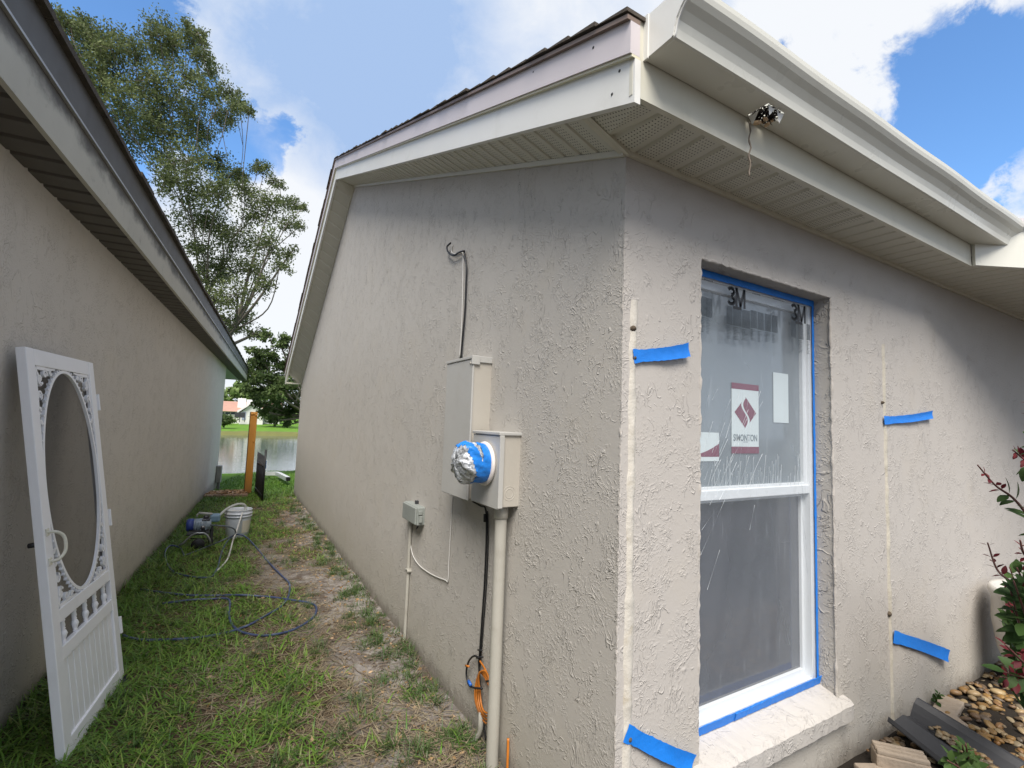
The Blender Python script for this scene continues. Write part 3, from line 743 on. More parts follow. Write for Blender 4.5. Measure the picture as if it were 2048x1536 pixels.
for c_ in ((1462, 925, 1526, 803, -.004, .0016), (1478, 935, 1498, 790, .0, .0016), (1420, 1010, 1465, 920, .004, .0018), (1440, 1000, 1478, 930, .0, .0018), (1425, 905, 1462, 798, -.006, .0013), (1410, 960, 1440, 880, -.004, .0014),
           (1404, 1060, 1460, 975, .004, .0018), (1402, 1110, 1450, 1000, .0, .0014), (1402, 880, 1418, 790, -.003, .0012), (1425, 800, 1436, 778, 0, .001), (1440, 905, 1470, 835, -.004, .0012), (1404, 940, 1424, 850, -.003, .0012),
           (1606, 950, 1585, 890, 0, .0012), (1608, 955, 1590, 905, .0, .0010), (1612, 1010, 1604, 970, 0, .0012), (1614, 1100, 1600, 1010, .003, .0014), (1612, 1080, 1598, 985, .003, .0012), (1616, 1150, 1606, 1060, .0, .001), (1580, 1290, 1560, 1200, .003, .001), (1600, 620, 1590, 648, 0, .001),
           (1500, 735, 1490, 725, 0, .001), (1425, 620, 1435, 650, 0, .0013), (1418, 612, 1424, 640, 0, .001), (1565, 608, 1545, 632, 0, .0013), (1560, 606, 1542, 626, 0, .001), (1500, 1060, 1510, 1010, 0, .001), (1415, 1180, 1440, 1100, 0, .001)):
    crease(*c_)
for i in range(15):
    u = 1408+random.random()*90; v = 780+random.random()*190; L_ = 35+random.random()*70
    crease(u, v+L_, u+L_*random.uniform(.25, .5), v, random.uniform(-.006, .002), .0005+.0005*random.random())
for i in range(60):
    u = 1412+random.random()*190; v = 968+random.random()*8-(u-1405)*.02; L_ = 14+random.random()*46
    crease(u, v, u+L_*.10*random.uniform(-.3, 1), v-L_, 0, .0004+.0004*random.random())
me_ = FS.data; me_.materials.append(CREASE)
bm = bmesh.new(); bm.from_mesh(me_)
vs_ = [bm.verts.new(q) for q in mb.v]
for f_ in mb.f:
    ff = bm.faces.new([vs_[k_] for k_ in f_]); ff.material_index = 1
bm.to_mesh(me_); bm.free()
# tape frame
def wavy_strip(mb, p0, p1, w, dirw_, ydir, n=40, amp=.0016, t=.0012):
    p0 = np.array(p0, float); p1 = np.array(p1, float); dw = np.array(dirw_, float); yd = np.array(ydir, float)
    V = []; Fq = []
    for i in range(n+1):
        tt = i/n; c0 = p0*(1-tt)+p1*tt; e0 = (random.random()-.5)*amp; e1 = (random.random()-.5)*amp; oy = t*(.5+random.random())
        V += [c0+dw*e0, c0+yd*oy+dw*(e0+w*.05), c0+yd*oy*.9+dw*(w*.95+e1), c0+dw*(w+e1)]
    for i in range(n):
        for j in range(3): Fq.append((i*4+j, i*4+j+1, (i+1)*4+j+1, (i+1)*4+j))
    mb.add(V, Fq)
TAPED = plain('shaded blue masking tape', (.010, .125, .52), .5, 0, .12, 25, .3, 80)
ytp = yf-.006
mb = MB(); wavy_strip(mb, (wx0+.002, ytp-.004, zt-.001), (wx1-.002, ytp-.004, zt-.001), -.030, (0, 0, 1), (0, -1, 0)); mb.build('tape_border', TAPE, film)
mb = MB(); wavy_strip(mb, (wx1-.001, ytp-.003, zb+.006), (wx1-.001, ytp-.003, zt-.03), -.016, (1, 0, 0), (0, -1, 0), 60, .002); mb.build('tape_border', TAPE, film)
mb = MB(); wavy_strip(mb, (wx0+.002, ytp-.006, zb+.008), (wx1-.002, ytp-.006, zb+.008), .042, (0, -.25, .97), (0, -1, .2), 50, .004, .002)
wavy_strip(mb, (wx0+.30, ytp-.0085, zb+.010), (wx1-.25, ytp-.0085, zb+.016), .034, (0, -.25, .97), (0, -1, .2), 30, .004, .002); mb.build('tape_border', TAPE, film)
mb = MB(); wavy_strip(mb, (wx0+.001, ytp-.003, zb+.01), (wx0+.001, ytp-.003, zt-.03), .010, (1, 0, 0), (0, -1, 0), 50, .002); mb.build('tape_border', TAPE, film)
# printed marks on film
ypr = yf-.032
def mark_3m(p):
    mb = MB(); hh = .040; th = .0148
    def rib(P2):
        for (a, b_) in zip(P2[:-1], P2[1:]):
            a = np.array(a); b_ = np.array(b_); t = b_-a; t = t/np.linalg.norm(t); nn = np.array([-t[1], t[0]])*th/2; a = a-t*.002; b_ = b_+t*.002
            mb.quad(*[(p[0]+q[0], ypr, p[2]+q[1]) for q in (a-nn, b_-nn, b_+nn, a+nn)])
    ro, ri = .0235, .0235
    up3 = [(-.028+.019*math.cos(t), .0195+.0135*math.sin(t)) for t in np.linspace(2.7, -1.57, 12)]
    dn3 = [(-.028+.021*math.cos(t), -.0185+.0145*math.sin(t)) for t in np.linspace(1.57, -2.7, 12)]
    rib(up3); rib(dn3)
    rib([(.006, -.040), (.006, .040)]); rib([(.060, -.040), (.060, .040)]); rib([(.008, .038), (.033, -.036)]); rib([(.058, .038), (.033, -.036)])
    mb.build('printed_mark', INK, film)
pA = ony(1471, 594, ypr); pB = ony(1595, 626, ypr)
for p in (pA, pB):
    mark_3m(p)
    MB().box(p[0]-.016, p[0]+.040, ypr-.0004, ypr, p[2]-.052, p[2]-.039).build('printed_bar', INK, film)
mb = MB()
def para(u, v, w, h1, h2):
    p = ony(u, v, ypr); z = p[2]; top = z
    while z > top-h1:
        mb.quad((p[0], ypr, z), (p[0]+w*random.uniform(.93, 1), ypr, z), (p[0]+w*.98, ypr, z-.0032), (p[0], ypr, z-.0032)); z -= .0045
    z -= .006
    while z > top-h1-h2:
        mb.quad((p[0], ypr, z), (p[0]+w*random.uniform(.35, 1), ypr, z), (p[0]+w*.35, ypr, z-.0024), (p[0], ypr, z-.0024)); z -= .0062
base_u = [1453, 1466, 1484, 1501, 1515, 1529, 1543]; base_v = [611, 614, 619, 620, 624, 627, 630]; ww = [.040, .058, .056, .046, .046, .048, .046]
for i in range(7): para(base_u[i], base_v[i], ww[i], .075, .060-.002*i)
for (u, v, w) in ((1402, 592, .036), (1413, 596, .036), (1582, 641, .040), (1596, 645, .044), (1613, 648, .03)): para(u, v, w, .075, .065)
for (u, v) in ((1408, 557), (1459, 572), (1505, 585), (1547, 596), (1586, 606)):
    p = ony(u, v, ypr)
    for k in range(7): mb.quad((p[0]+k*.008, ypr, p[2]), (p[0]+k*.008+.005, ypr, p[2]), (p[0]+k*.008+.005, ypr, p[2]-.006), (p[0]+k*.008, ypr, p[2]-.005))
mb.build('printed_text', INKG, film)

# ---- loose blue tape strips over the seams
def tape_strip(p0, p1, w, lab, curl, seed):
    rs = np.random.RandomState(seed); mb = MB(); N = 26
    p0 = np.array(p0, float); p1 = np.array(p1, float); d = p1-p0; up = np.array([-d[2], 0, d[0]]); up /= np.linalg.norm(up)
    V = []; Fq = []; ph = rs.rand()*6
    for i in range(N+1):
        t = i/N; c0 = p0+d*t; lift = .004+curl*t*t+.004*math.sin(t*9+ph)*t
        cup = .012*t
        wl = w*(.82+.18*t) if t > .1 else w*(.95)
        sag = .006*math.sin(t*3.1+ph)
        for j, a in enumerate((-.5, -.25, 0, .25, .5)):
            V.append(c0+up*(wl*a+sag+rs.normal(0, .0007))+np.array([0, -(lift+cup*(a*a)*4*.35+rs.normal(0, .0005)), 0]))
    for i in range(N):
        for j in range(4): Fq.append((i*5+j, i*5+j+1, (i+1)*5+j+1, (i+1)*5+j))
    # small folded tag over the fixed end
    mb.add(V, Fq, smooth=True)
    o = mb.build('painters_tape', TAPE)
    return tag(o, lab, 'tape', 'strips of blue tape on the front wall')
tape_strip((1.142, YC-.006, 1.733), (1.402, YC-.004, 1.790), .050, 'blue tape strip high beside the corner, left of the window', .012, 1)
tape_strip((1.135, YC-.006, .548), (1.430, YC-.004, .385), .056, 'blue tape strip low by the corner, at the bottom edge of the photo', .02, 2)
tape_strip((2.885, YC-.006, 1.585), (3.440, YC-.004, 1.635), .045, 'upper blue tape strip right of the window, tilting up', .012, 3)
tape_strip((2.925, YC-.006, .515), (3.53, YC-.004, .300), .064, 'lower blue tape strip right of the window, tilting down', .012, 4)

# ================================================================== BOXES AND CABLES ON THE GABLE WALL
XB = 1.0
panel = thing('breaker_panel', 'tall flat beige electrical panel on the gable wall, behind the meter box', 'electrical panel', (XB+.05, 2.26, 1.13))
MB().box(XB+.004, X0+.004, 2.104, 2.416, 1.132, 1.812, bev=.003).build('panel_box', BOXS, panel)
mb = MB(); mb.box(XB-.006, XB+.004, 2.098, 2.422, 1.126, 1.806, bev=.003); mb.build('panel_door', BOXM, panel)
mb = MB(); mb.box(XB-.010, X0+.004, 2.096, 2.424, 1.806, 1.820, bev=.002); mb.box(XB-.012, XB+.03, 2.092, 2.104, 1.778, 1.822, bev=.002); mb.box(XB+.03, X0, 2.0955, 2.1025, 1.79, 1.821, bev=.002)
mb.build('top_flange', BOXM, panel)
mb = MB(); mb.lathe([(0, -.004), (.005, -.003), (.006, 0)], (XB-.008, 2.118, 1.785), 8, 'x'); mb.build('screw', BOXS, panel); mb = MB(); mb.lathe([(0, -.004), (.004, -.003), (.005, 0)], (XB+.07, 2.101, 1.80), 8, 'y')
mb.build('screw', BOXS, panel)
meter = thing('meter_box', 'beige electric meter box with a round bagged meter', 'meter box', (XB+.05, 1.93, 1.13))
MB().box(XB+.004, X0+.004, 1.803, 2.055, 1.142, 1.448, bev=.003).build('meter_can', BOXS, meter)
MB().box(XB-.005, XB+.004, 1.798, 2.060, 1.134, 1.444, bev=.003).build('meter_cover', BOXM, meter)
mb = MB(); mb.box(XB-.010, X0+.004, 1.794, 2.064, 1.446, 1.460, bev=.003); mb.box(XB-.0065, XB+.016, 1.793, 1.803, 1.140, 1.446, bev=.002)
mb.build('cover_flange', BOXM, meter)
mb = MB()
kc = (XB+.052, 1.8045, 1.200)
for r in (.030, .019): mb.tube([(kc[0]+r*math.cos(a), 1.8035, kc[2]+r*math.sin(a)) for a in np.linspace(0, 2*math.pi, 33)[:-1]], .0016, 6, closed=True)
mb.build('knockout', BOXS, meter)
# collar and bagged meter
mc = (XB, 1.918, 1.318)
mb = MB(); mb.lathe([(.070, 0), (.094, -.004), (.097, -.010), (.096, -.016), (.088, -.020), (.074, -.020)], (XB-.004, mc[1], mc[2]), 40, 'x'); mb.build('collar', plain('off white ring', (.74, .68, .64), .4, 0, .04, 5), meter)
def bag_pt(a, h):
    """h 0..1 from collar outward"""
    w = .010*math.sin(a*5+h*4)*h+.006*math.sin(a*11+h*9)*h+.004*math.sin(a*23+2)*h
    r = .082+.010*math.sin(min(1, h*1.4)*math.pi*.5)*.6 if h < .55 else .088*math.sqrt(max(0, 1-min(1, (h-.55)/.45)**2.4))
    r = max(r+w*(1 if h < .98 else .2), .0)
    x = XB-.012-h*.150
    return (x, mc[1]+r*math.cos(a)-.004*h, mc[2]+r*math.sin(a)+.010*h-.012*h*math.cos(a))
NA, NH = 64, 26
V = [bag_pt(2*math.pi*i/NA, (j/NH)) for i in range(NA) for j in range(NH+1)]
V = np.array(V); Ff = []; Fb = []
for i in range(NA):
    for j in range(NH):
        a = 2*math.pi*(i+.5)/NA; h = (j+.5)/NH
        q = (i*(NH+1)+j, ((i+1) % NA)*(NH+1)+j, ((i+1) % NA)*(NH+1)+j+1, i*(NH+1)+j+1)
        # two crossing bands of tape: one round the neck, one slanting over the front
        slant = .50+.22*math.sin(a)
        neck = h < .35
        (Fb if (neck or abs(h-slant) < .15) else Ff).append(q)
nzb = RN.normal(0, .0012, V.shape)
m, g, b, o = newmat('crumpled foil bag')
P = g.n('ShaderNodeTexCoord').outputs['Object']
g.put(b.inputs['Base Color'], g.mix(g.ss(g.noise(P, 60, 4, .7), .45, .6), (.66, .69, .72), (.26, .28, .30))); b.inputs['Roughness'].default_value = .35; b.inputs['Metallic'].default_value = .35
bp = g.n('ShaderNodeBump'); bp.inputs['Strength'].default_value = 1; bp.inputs['Distance'].default_value = .006
vr = g.n('ShaderNodeTexVoronoi'); g.put(vr.inputs['Vector'], P); vr.inputs['Scale'].default_value = 45; g.put(bp.inputs['Height'], vr.outputs['Distance']); g.put(b.inputs['Normal'], bp.outputs[0])
FOIL = m
bag = npmesh('meter_bag', V+nzb, np.array(Ff), FOIL, meter, smooth=False)
TAPE2 = plain('crinkled blue tape', (.012, .20, .68), .35, 0, .15, 40, 1.0, 55)
cn_ = np.array([XB-.08, mc[1], mc[2]]); V2 = cn_+(V-cn_)*1.02
npmesh('bag_tape', V2+RN.normal(0, .0005, V.shape), np.array(Fb), TAPE2, bag, smooth=True)
# conduit below the meter
cond = thing('service_conduit', 'thick vertical beige conduit below the meter box', 'pipe', (XB+.06, 1.87, .03))
ccx, ccy = XB+.052, 1.866
mb = MB(); mb.lathe([(.026, -.12), (.026, 1.142)], (ccx, ccy, 0), 28); mb.build('pipe', PVC, cond)
mb = MB(); mb.lathe([(.0265, 1.085), (.031, 1.087), (.031, 1.137), (.0265, 1.1405)], (ccx, ccy, 0), 28); mb.build('coupling', PVC, cond)
# black + white cables above the panel
def cable(name, label, pts, r, mat, cat='cable', n=8, group=None, seg=8):
    mb = MB(); mb.tube(spline(pts, seg), r, n); return tag(mb.build(name, mat), label, cat, group)
X9 = X0-.009
def wl(L, x=X9): return [tuple(onx(u, v, x)) for u, v in L]
hk = wl([(901, 486), (894, 494), (897, 505), (907, 511), (918, 505), (927, 502)], X0-.02)
hk2 = wl([(929, 506), (933, 535), (932, 570), (930, 620), (926, 670), (922, 716)], X0-.012)
cable('black_cable', 'black cable dropping from a hook loop down to the top of the tall panel', hk+hk2, .0055, BLACK)
cable('white_wire', 'thin pale wire beside the black cable above the panel', wl([(905, 490), (903, 504), (912, 508), (925, 506), (926, 540), (925, 600), (923, 660), (919, 716)], X0-.006), .0035, WIREW)
# grey junction box with its conduit and wire
jb = thing('telephone_box', 'small grey green plastic box on the gable wall left of the panel', 'junction box', (X0-.03, 3.1, .85))
p0 = onx(808, 1005, X0-.05); p1 = onx(842, 1045, X0-.05)
jy0, jy1 = 2.88, 3.19; jz0, jz1 = .83, .965
jy1 = float(onx(807, 1005, X0-.055)[1]); jy0 = float(onx(834, 1012, X0-.055)[1]); jz1 = float(onx(815, 1006, X0-.055)[2]); jz0 = float(onx(822, 1046, X0-.055)[2])
MB().box(X0-.05, X0+.004, jy0, jy1, jz0, jz1, bev=.006).build('box_body', GREYP, jb)
mb = MB(); mb.box(X0-.062, X0-.049, jy0+.006, jy1-.006, jz0+.004, jz1-.004, bev=.005); mb.box(X0-.04, X0-.02, jy0-.014, jy0+.002, jz0+.02, jz0+.06, bev=.002); mb.box(X0-.045, X0-.02, jy0-.010, jy0+.002, jz1-.045, jz1-.02, bev=.002); mb.build('box_lid', GREYP, jb)
mb = MB(); mb.box(X0-.02, X0+.002, (jy0+jy1)/2-.012, (jy0+jy1)/2+.012, jz1-.002, jz1+.022, bev=.003); mb.build('top_clip', DARKG, jb); mb = MB(); mb.tube([(X0-.03, jy0+.03, jz0), (X0-.034, jy0+.05, jz0-.03), (X0-.02, jy0+.07, jz0-.03), (X0-.01, jy0+.06, jz0+.004)], .003, 6); mb.build('cable_gland', DARKG, jb)
tc_ = thing('small_conduit', 'thin beige conduit running down from the small grey box', 'pipe', (X0-.02, 3.13, .05))
cy_ = float(onx(818, 1100, X0-.015)[1])
mb = MB(); mb.lathe([(.011, -.1), (.011, jz0)], (X0-.013, cy_, 0), 14); mb.build('pipe', PVC, tc_)
mb = MB(); mb.box(X0-.027, X0+.003, cy_-.026, cy_+.026, .50, .512, bev=.002); mb.box(X0-.027, X0+.003, cy_-.014, cy_+.014, .495, .518, bev=.002); mb.build('strap', PVC, tc_)
cable('white_wire', 'white wire sagging from the small grey box up to the panel bottom', wl([(824, 1052), (821, 1080), (825, 1108), (838, 1130), (862, 1148), (890, 1160), (896, 1161), (898, 1120), (902, 1050), (905, 990)], X0-.006), .0032, WIREW)
# black drop cables, coax loop, orange coil
cable('black_cable', 'double black cable hanging below the panel to the coiled cables', wl([(945, 1003), (962, 1012), (971, 1018), (973, 1060), (970, 1150), (964, 1240), (960, 1300), (958, 1330), (961, 1395), (966, 1440), (972, 1480)], X0-.010), .0045, BLACK)
cable('black_cable', 'thin black cable hanging just right of the double one', wl([(975, 1022), (976, 1090), (972, 1180), (966, 1260), (962, 1310), (960, 1332)], X0-.008), .0030, BLACK)
MB_ = MB(); MB_.tube(wl([(970, 1028), (970, 1044)], X0-.02), .008, 8); tag(MB_.build('cable_connector', BLACK), 'black connector dangling under the meter box', 'connector')
lp = thing('coax_loop', 'black coax cable loop with a blue collar tied left of the orange coil', 'cable', wl([(945, 1345)])[0])
mb = MB(); mb.tube(spline(wl([(959, 1316), (948, 1312), (938, 1322), (933, 1340), (934, 1358), (940, 1372), (953, 1376), (962, 1374)], X0-.022), 8), .0048, 8); mb.build('coax', BLACK, lp)
mb = MB(); mb.tube(wl([(937, 1362), (942, 1371)], X0-.024), .0075, 8); mb.build('blue_collar', plain('blue collar', (.02, .12, .5), .4), lp)
mb = MB(); mb.tube(wl([(931, 1331), (938, 1333)], X0-.026), .005, 6); mb.build('orange_tag', ORANGE, lp)
coil = thing('orange_cable_coil', 'orange cable coiled and tied beside the thick conduit', 'cable coil', wl([(965, 1385)])[0])
mb = MB()
for k in range(4):
    c_ = onx(966.5+k*1.2, 1395-k*4, X0-.02-.004*k); ry = abs(onx(950, 1395, X0-.02)[1]-onx(984, 1395, X0-.02)[1])/2*(1-.07*k); rz = .098*(1-.06*k)
    mb.tube([(c_[0]+.004*math.sin(3*a+k), c_[1]+ry*math.cos(a), c_[2]+rz*math.sin(a)+.01*math.cos(a)) for a in np.linspace(0, 2*math.pi, 41)[:-1]], .0042, 8, closed=True)
mb.tube(spline(wl([(960, 1322), (970, 1338), (980, 1362), (986, 1390)], X0-.02), 8), .0042, 8)
mb.build('orange_cable', ORANGE, coil)
for (L_, x_, r_) in (([(949, 1376), (964, 1377)], .042, .005), ([(973, 1363), (985, 1361)], .042, .005), ([(956, 1300), (964, 1301)], .02, .004), ([(954, 1316), (965, 1314)], .02, .005)): mb = MB(); mb.tube(wl(L_, X0-x_), r_, 6); mb.build('cable_tie', BLACK, coil)
cable('orange_cable', 'orange cable running into the ground right of the thick conduit', [(X0-.012, 1.80, .20), (X0-.02, 1.785, .13), (X0-.03, 1.775, .02), (X0-.05, 1.77, -.05)], .0055, ORANGE)
mb = MB(); mb.tube([(X0-.02, 2.03, .19), (X0-.02, 2.03, .12), (X0-.02, 2.04, .09), (X0-.05, 2.07, .03), (X0-.06, 2.09, -.03)], [.012, .012, .011, .010, .010], 10); tag(mb.build('pipe_stub', PVC), 'short grey pipe stub leaving the ground below the orange coil', 'pipe')

# ================================================================== LEFT (NEIGHBOUR) HOUSE
nh = thing('neighbour_house', 'grey stucco neighbouring house with dark eave on the left', 'house', W(-1.0, 2, .05))
SE = 12.0
mb = MB()
mb.quad(W(-1.0, -3, -.6), W(-1.0, SE, -.6), W(-1.0, SE, 2.6), W(-1.0, -3, 2.6)); mb.quad(W(-1.0, SE, -.6), W(-9, SE, -.6), W(-9, SE, 2.6), W(-1.0, SE, 2.6))
mb.build('side_wall', STUL, nh)
m, g, b, o = newmat('mildewed fascia')
P = g.n('ShaderNodeTexCoord').outputs['Object']; s = g.n('ShaderNodeSeparateXYZ'); g.put(s.inputs[0], P)
hz = g.math('ADD', s.outputs[2], g.math('MULTIPLY', g.math('SUBTRACT', g.noise(g.map(P, (1, 1, 1.6)), 5, 7, .65), .5), .14))
c = g.mix(g.noise(P, 3, 6, .65), (.40, .385, .33), (.52, .50, .43))
c = g.mix(g.ss(g.noise(P, 11, 7, .7), .55, .72, 0, .5), c, (.22, .20, .17))
c = g.mix(g.ss(hz, 2.575, 2.645, 0, .92), c, (.045, .04, .035))
g.put(b.inputs['Base Color'], c); b.inputs['Roughness'].default_value = .6
mb = MB()
def lbox(o0, o1, s0, s1, z0, z1): mb.box(o0, o1, s0, s1, z0, z1, T=W)
SX = 16.2
mb = MB(); lbox(-.82, -.80, -3, 5.46, 2.473, 2.660); lbox(-.82, -.80, 5.463, SX, 2.473, 2.660); mb.build('eave_fascia', m, nh)
mb = MB(); lbox(-.82, -.788, -3, SX, 2.6605, 2.670); mb.build('drip_edge', plain('pale metal edge', (.42, .42, .42), .4, .3, .1, 6), nh)
mb = MB(); lbox(-.815, -.794, -3, SX, 2.6705, 2.815); mb.build('upper_fascia', plain('dark grey trim', (.085, .080, .072), .55, 0, .12, 4), nh)
# shingle edge, ragged
mb = MB(); s_ = -3
while s_ < SX:
    L_ = .3; e = random.random()*.012
    mb.box(-.86, -.776+e, s_, s_+L_-.004, 2.8155, 2.838+random.random()*.006, T=W); s_ += L_
V = []
mb.quad(W(-.86, -3, 2.83), W(-.86, SX, 2.83), W(-5, SX, 4.5), W(-5, -3, 4.5)); mb.quad(W(-5, -3, 4.5), W(-5, SX, 4.5), W(-9.1, SX, 2.83), W(-9.1, -3, 2.83))
mb.build('roof', SHING, nh)
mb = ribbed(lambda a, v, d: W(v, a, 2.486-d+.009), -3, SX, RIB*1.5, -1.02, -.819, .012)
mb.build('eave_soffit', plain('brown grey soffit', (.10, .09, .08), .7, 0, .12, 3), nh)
mb = ribbed(lambda a, v, d: W(v, a, 2.486-d+.009), SE+.02, SX, RIB*1.5, -9, -1.02, .012); mb.quad(W(-9, SX, 2.47), W(-.8, SX, 2.47), W(-.8, SX, 2.8), W(-5, SX, 4.45), W(-9, SX, 2.8)); mb.build('porch_soffit', plain('pale porch soffit', (.45, .48, .50), .6, 0, .08, 3), nh)
# electric socket box + conduit at far end of the neighbour wall
eb = thing('utility_box', 'small grey utility box on a conduit at the far end of the left house', 'junction box', W(-.97, 11.8, .1))
mb = MB(); mb.box(-.995, -.90, 11.62, 11.82, .06, .40, T=W, bev=.01); mb.build('box_body', plain('grey box', (.28, .27, .25), .5), eb)
mb = MB(); mb.lathe([(.022, -.5), (.022, .06)], W(-.95, 11.7, 0), 12); mb.lathe([(.014, -.5), (.014, .06)], W(-.92, 11.62, 0), 10); mb.build('pipe', plain('grey pipe', (.22, .21, .20), .5), eb)
mb = MB(); pass

# ================================================================== SCREEN DOOR leaning on left wall
qd = (-.661, 2.643, .047, .163, .002, .702, 1.715)
a_ = LY+qd[2]; d_ = np.array([math.sin(a_), math.cos(a_), 0]); n_ = np.array([math.cos(a_), -math.sin(a_), 0])
up_ = -math.sin(qd[3])*n_+math.cos(qd[3])*np.array([0, 0, 1]); DU = math.cos(qd[4])*d_+math.sin(qd[4])*up_; DV = -math.sin(qd[4])*d_+math.cos(qd[4])*up_
DN = np.cross(DU, DV); DO = NL*qd[0]+DL*qd[1]+np.array([0, 0, .05])
if DN[0] < 0: DN = -DN
def D(a, c, b): return tuple(DO+DU*a+DV*b+DN*c)       # across, outward, up
Wd, Hd, TH = qd[5], qd[6], .034
door = thing('screen_door', 'white victorian screen door with oval screen leaning against the left wall', 'screen door', tuple(DO))
mb = MB()
sw = .064
mb.box(0, sw, -TH, 0, -.03, Hd, T=D, bev=.003); mb.box(Wd-sw, Wd, -TH, 0, -.03, Hd, T=D, bev=.003)
mb.box(sw+.0005, Wd-sw-.0005, -TH+.002, -.001, Hd-.072, Hd, T=D, bev=.003)
mb.box(sw+.0005, Wd-sw-.0005, -TH+.002, -.001, .550, .606, T=D, bev=.003); mb.box(sw+.0005, Wd-sw-.0005, -TH+.002, -.001, .392, .450, T=D, bev=.003); mb.box(sw+.0005, Wd-sw-.0005, -TH+.002, -.001, -.03, .076, T=D, bev=.003)
mb.build('door_frame', DOORW, door)
mb = MB(); nb = 10; pw = (Wd-2*sw)/nb
for i in range(nb): mb.box(sw+pw*i+.003, sw+pw*(i+1)-.003, -.022, -.010, .074, .394, T=D, bev=.0025)
mb.box(sw, Wd-sw, -.024, -.020, .074, .394, T=D); mb.build('lower_panel', DOORW, door)
for i in range(5):
    xx = sw+(Wd-2*sw)*(i+.5)/5-.0
    pr = [(.008, .45), (.011, .456), (.008, .462), (.012, .474), (.016, .486), (.012, .498), (.008, .504), (.011, .508), (.008, .512), (.011, .520), (.009, .536), (.012, .542), (.009, .55)]
    mb = MB()
    vs = []; N = 14
    for r, h in pr:
        for k in range(N): vs.append(D(xx+r*math.cos(2*math.pi*k/N), -.017+r*math.sin(2*math.pi*k/N), h))
    fs = [(i_*N+k, i_*N+(k+1) % N, (i_+1)*N+(k+1) % N, (i_+1)*N+k) for i_ in range(len(pr)-1) for k in range(N)]
    mb.add(vs, fs, smooth=True); mb.build('spindle', DOORW, door)
# oval frame and scrolls
oc = (Wd/2, (.606+Hd-.072)/2); ra, rb = (Wd-2*sw)/2-.004, (Hd-.072-.606)/2-.006
def oval(a, kx=0): return (oc[0]+(ra+kx)*math.cos(a), oc[1]+(rb+kx)*math.sin(a))
def flat_path(mb, P2, w, c0=-.016, c1=-.004, closed=False):
    n = len(P2); V = []; Fq = []
    for i in range(n):
        a = np.array(P2[(i-1) % n] if (closed or i > 0) else P2[i]); b_ = np.array(P2[(i+1) % n] if (closed or i < n-1) else P2[i])
        t = b_-a; t = t/(np.linalg.norm(t)+1e-9); nn = np.array([-t[1], t[0]]); ww = (w[i] if hasattr(w, '__len__') else w)/2; p = np.array(P2[i])
        for (q, c) in ((p-nn*ww, c1), (p+nn*ww, c1), (p+nn*ww, c0), (p-nn*ww, c0)): V.append(D(q[0], c, q[1]))
    for i in range(n if closed else n-1):
        j = (i+1) % n
        for k in range(4): Fq.append((i*4+k, i*4+(k+1) % 4, j*4+(k+1) % 4, j*4+k))
    mb.add(V, Fq)
mb = MB()
flat_path(mb, [oval(a) for a in np.linspace(0, 2*math.pi, 97)[:-1]], .014, closed=True)
mb.build('oval_trim', DOORW, door)
mb = MB()
def spiral(cx_, cy_, r0, turns, a0, sgn, n=26):
    return [(cx_+r0*(1-.8*i/n)*math.cos(a0+sgn*turns*2*math.pi*i/n), cy_+r0*(1-.8*i/n)*math.sin(a0+sgn*turns*2*math.pi*i/n)) for i in range(n+1)]
for sx in (-1, 1):
    for sy in (-1, 1):
        ex = oc[0]+sx*(ra+.004); ey = oc[1]+sy*(rb+.006)        # corner of opening
        for (dx, dy, r, tn, a0, sg) in ((.045, .055, .026, 1.1, .6, 1), (.030, .125, .021, 1.1, 1.2, -1), (.095, .032, .021, 1.1, .3, -1), (.022, .190, .016, 1.0, 1.4, 1), (.016, .245, .012, 1.0, 1.0, -1), (.145, .020, .014, 1.0, .2, 1)):
            pts2 = [(ex-sx*(x_), ey-sy*(y_)) for x_, y_ in spiral(dx, dy, r, tn, a0, sg)]
            flat_path(mb, pts2, .0085)
            cxy = (ex-sx*dx, ey-sy*dy); flat_path(mb, [(cxy[0]-.005, cxy[1]), (cxy[0]+.005, cxy[1])], .010)
        flat_path(mb, [(ex-sx*.004, ey-sy*.0), (ex-sx*.030, ey-sy*.036), (ex-sx*.05, ey-sy*.085)], .011)
        flat_path(mb, [(ex-sx*.006, ey-sy*.02), (ex-sx*.010, ey-sy*.14), (ex-sx*.004, ey-sy*.30)], [.018, .014, .006])
        flat_path(mb, [(ex-sx*.02, ey-sy*.006), (ex-sx*.12, ey-sy*.009), (ex-sx*.19, ey-sy*.004)], [.018, .014, .006])
        # ticked edge following the oval
        a1 = math.atan2(sy*.75, sx*.66)
        for t in np.linspace(-.55, .55, 15):
            p = oval(a1+t, .008); flat_path(mb, [(p[0], p[1]), (p[0]+sx*.006, p[1]+sy*.008)], .006)
mb.build('corner_scroll', DOORW, door)
m, g, b, o = newmat('dark insect screen')
tr = g.n('ShaderNodeBsdfTransparent'); b.inputs['Base Color'].default_value = (.035, .032, .03, 1); b.inputs['Roughness'].default_value = .6
mx = g.n('ShaderNodeMixShader'); mx.inputs[0].default_value = .62; g.t.links.new(tr.outputs[0], mx.inputs[1]); g.t.links.new(b.outputs[0], mx.inputs[2]); g.t.links.new(mx.outputs[0], o.inputs[0])
MB().quad(D(sw, -.022, .45), D(Wd-sw, -.022, .45), D(Wd-sw, -.022, Hd-.07), D(sw, -.022, Hd-.07)).build('insect_screen', m, door)
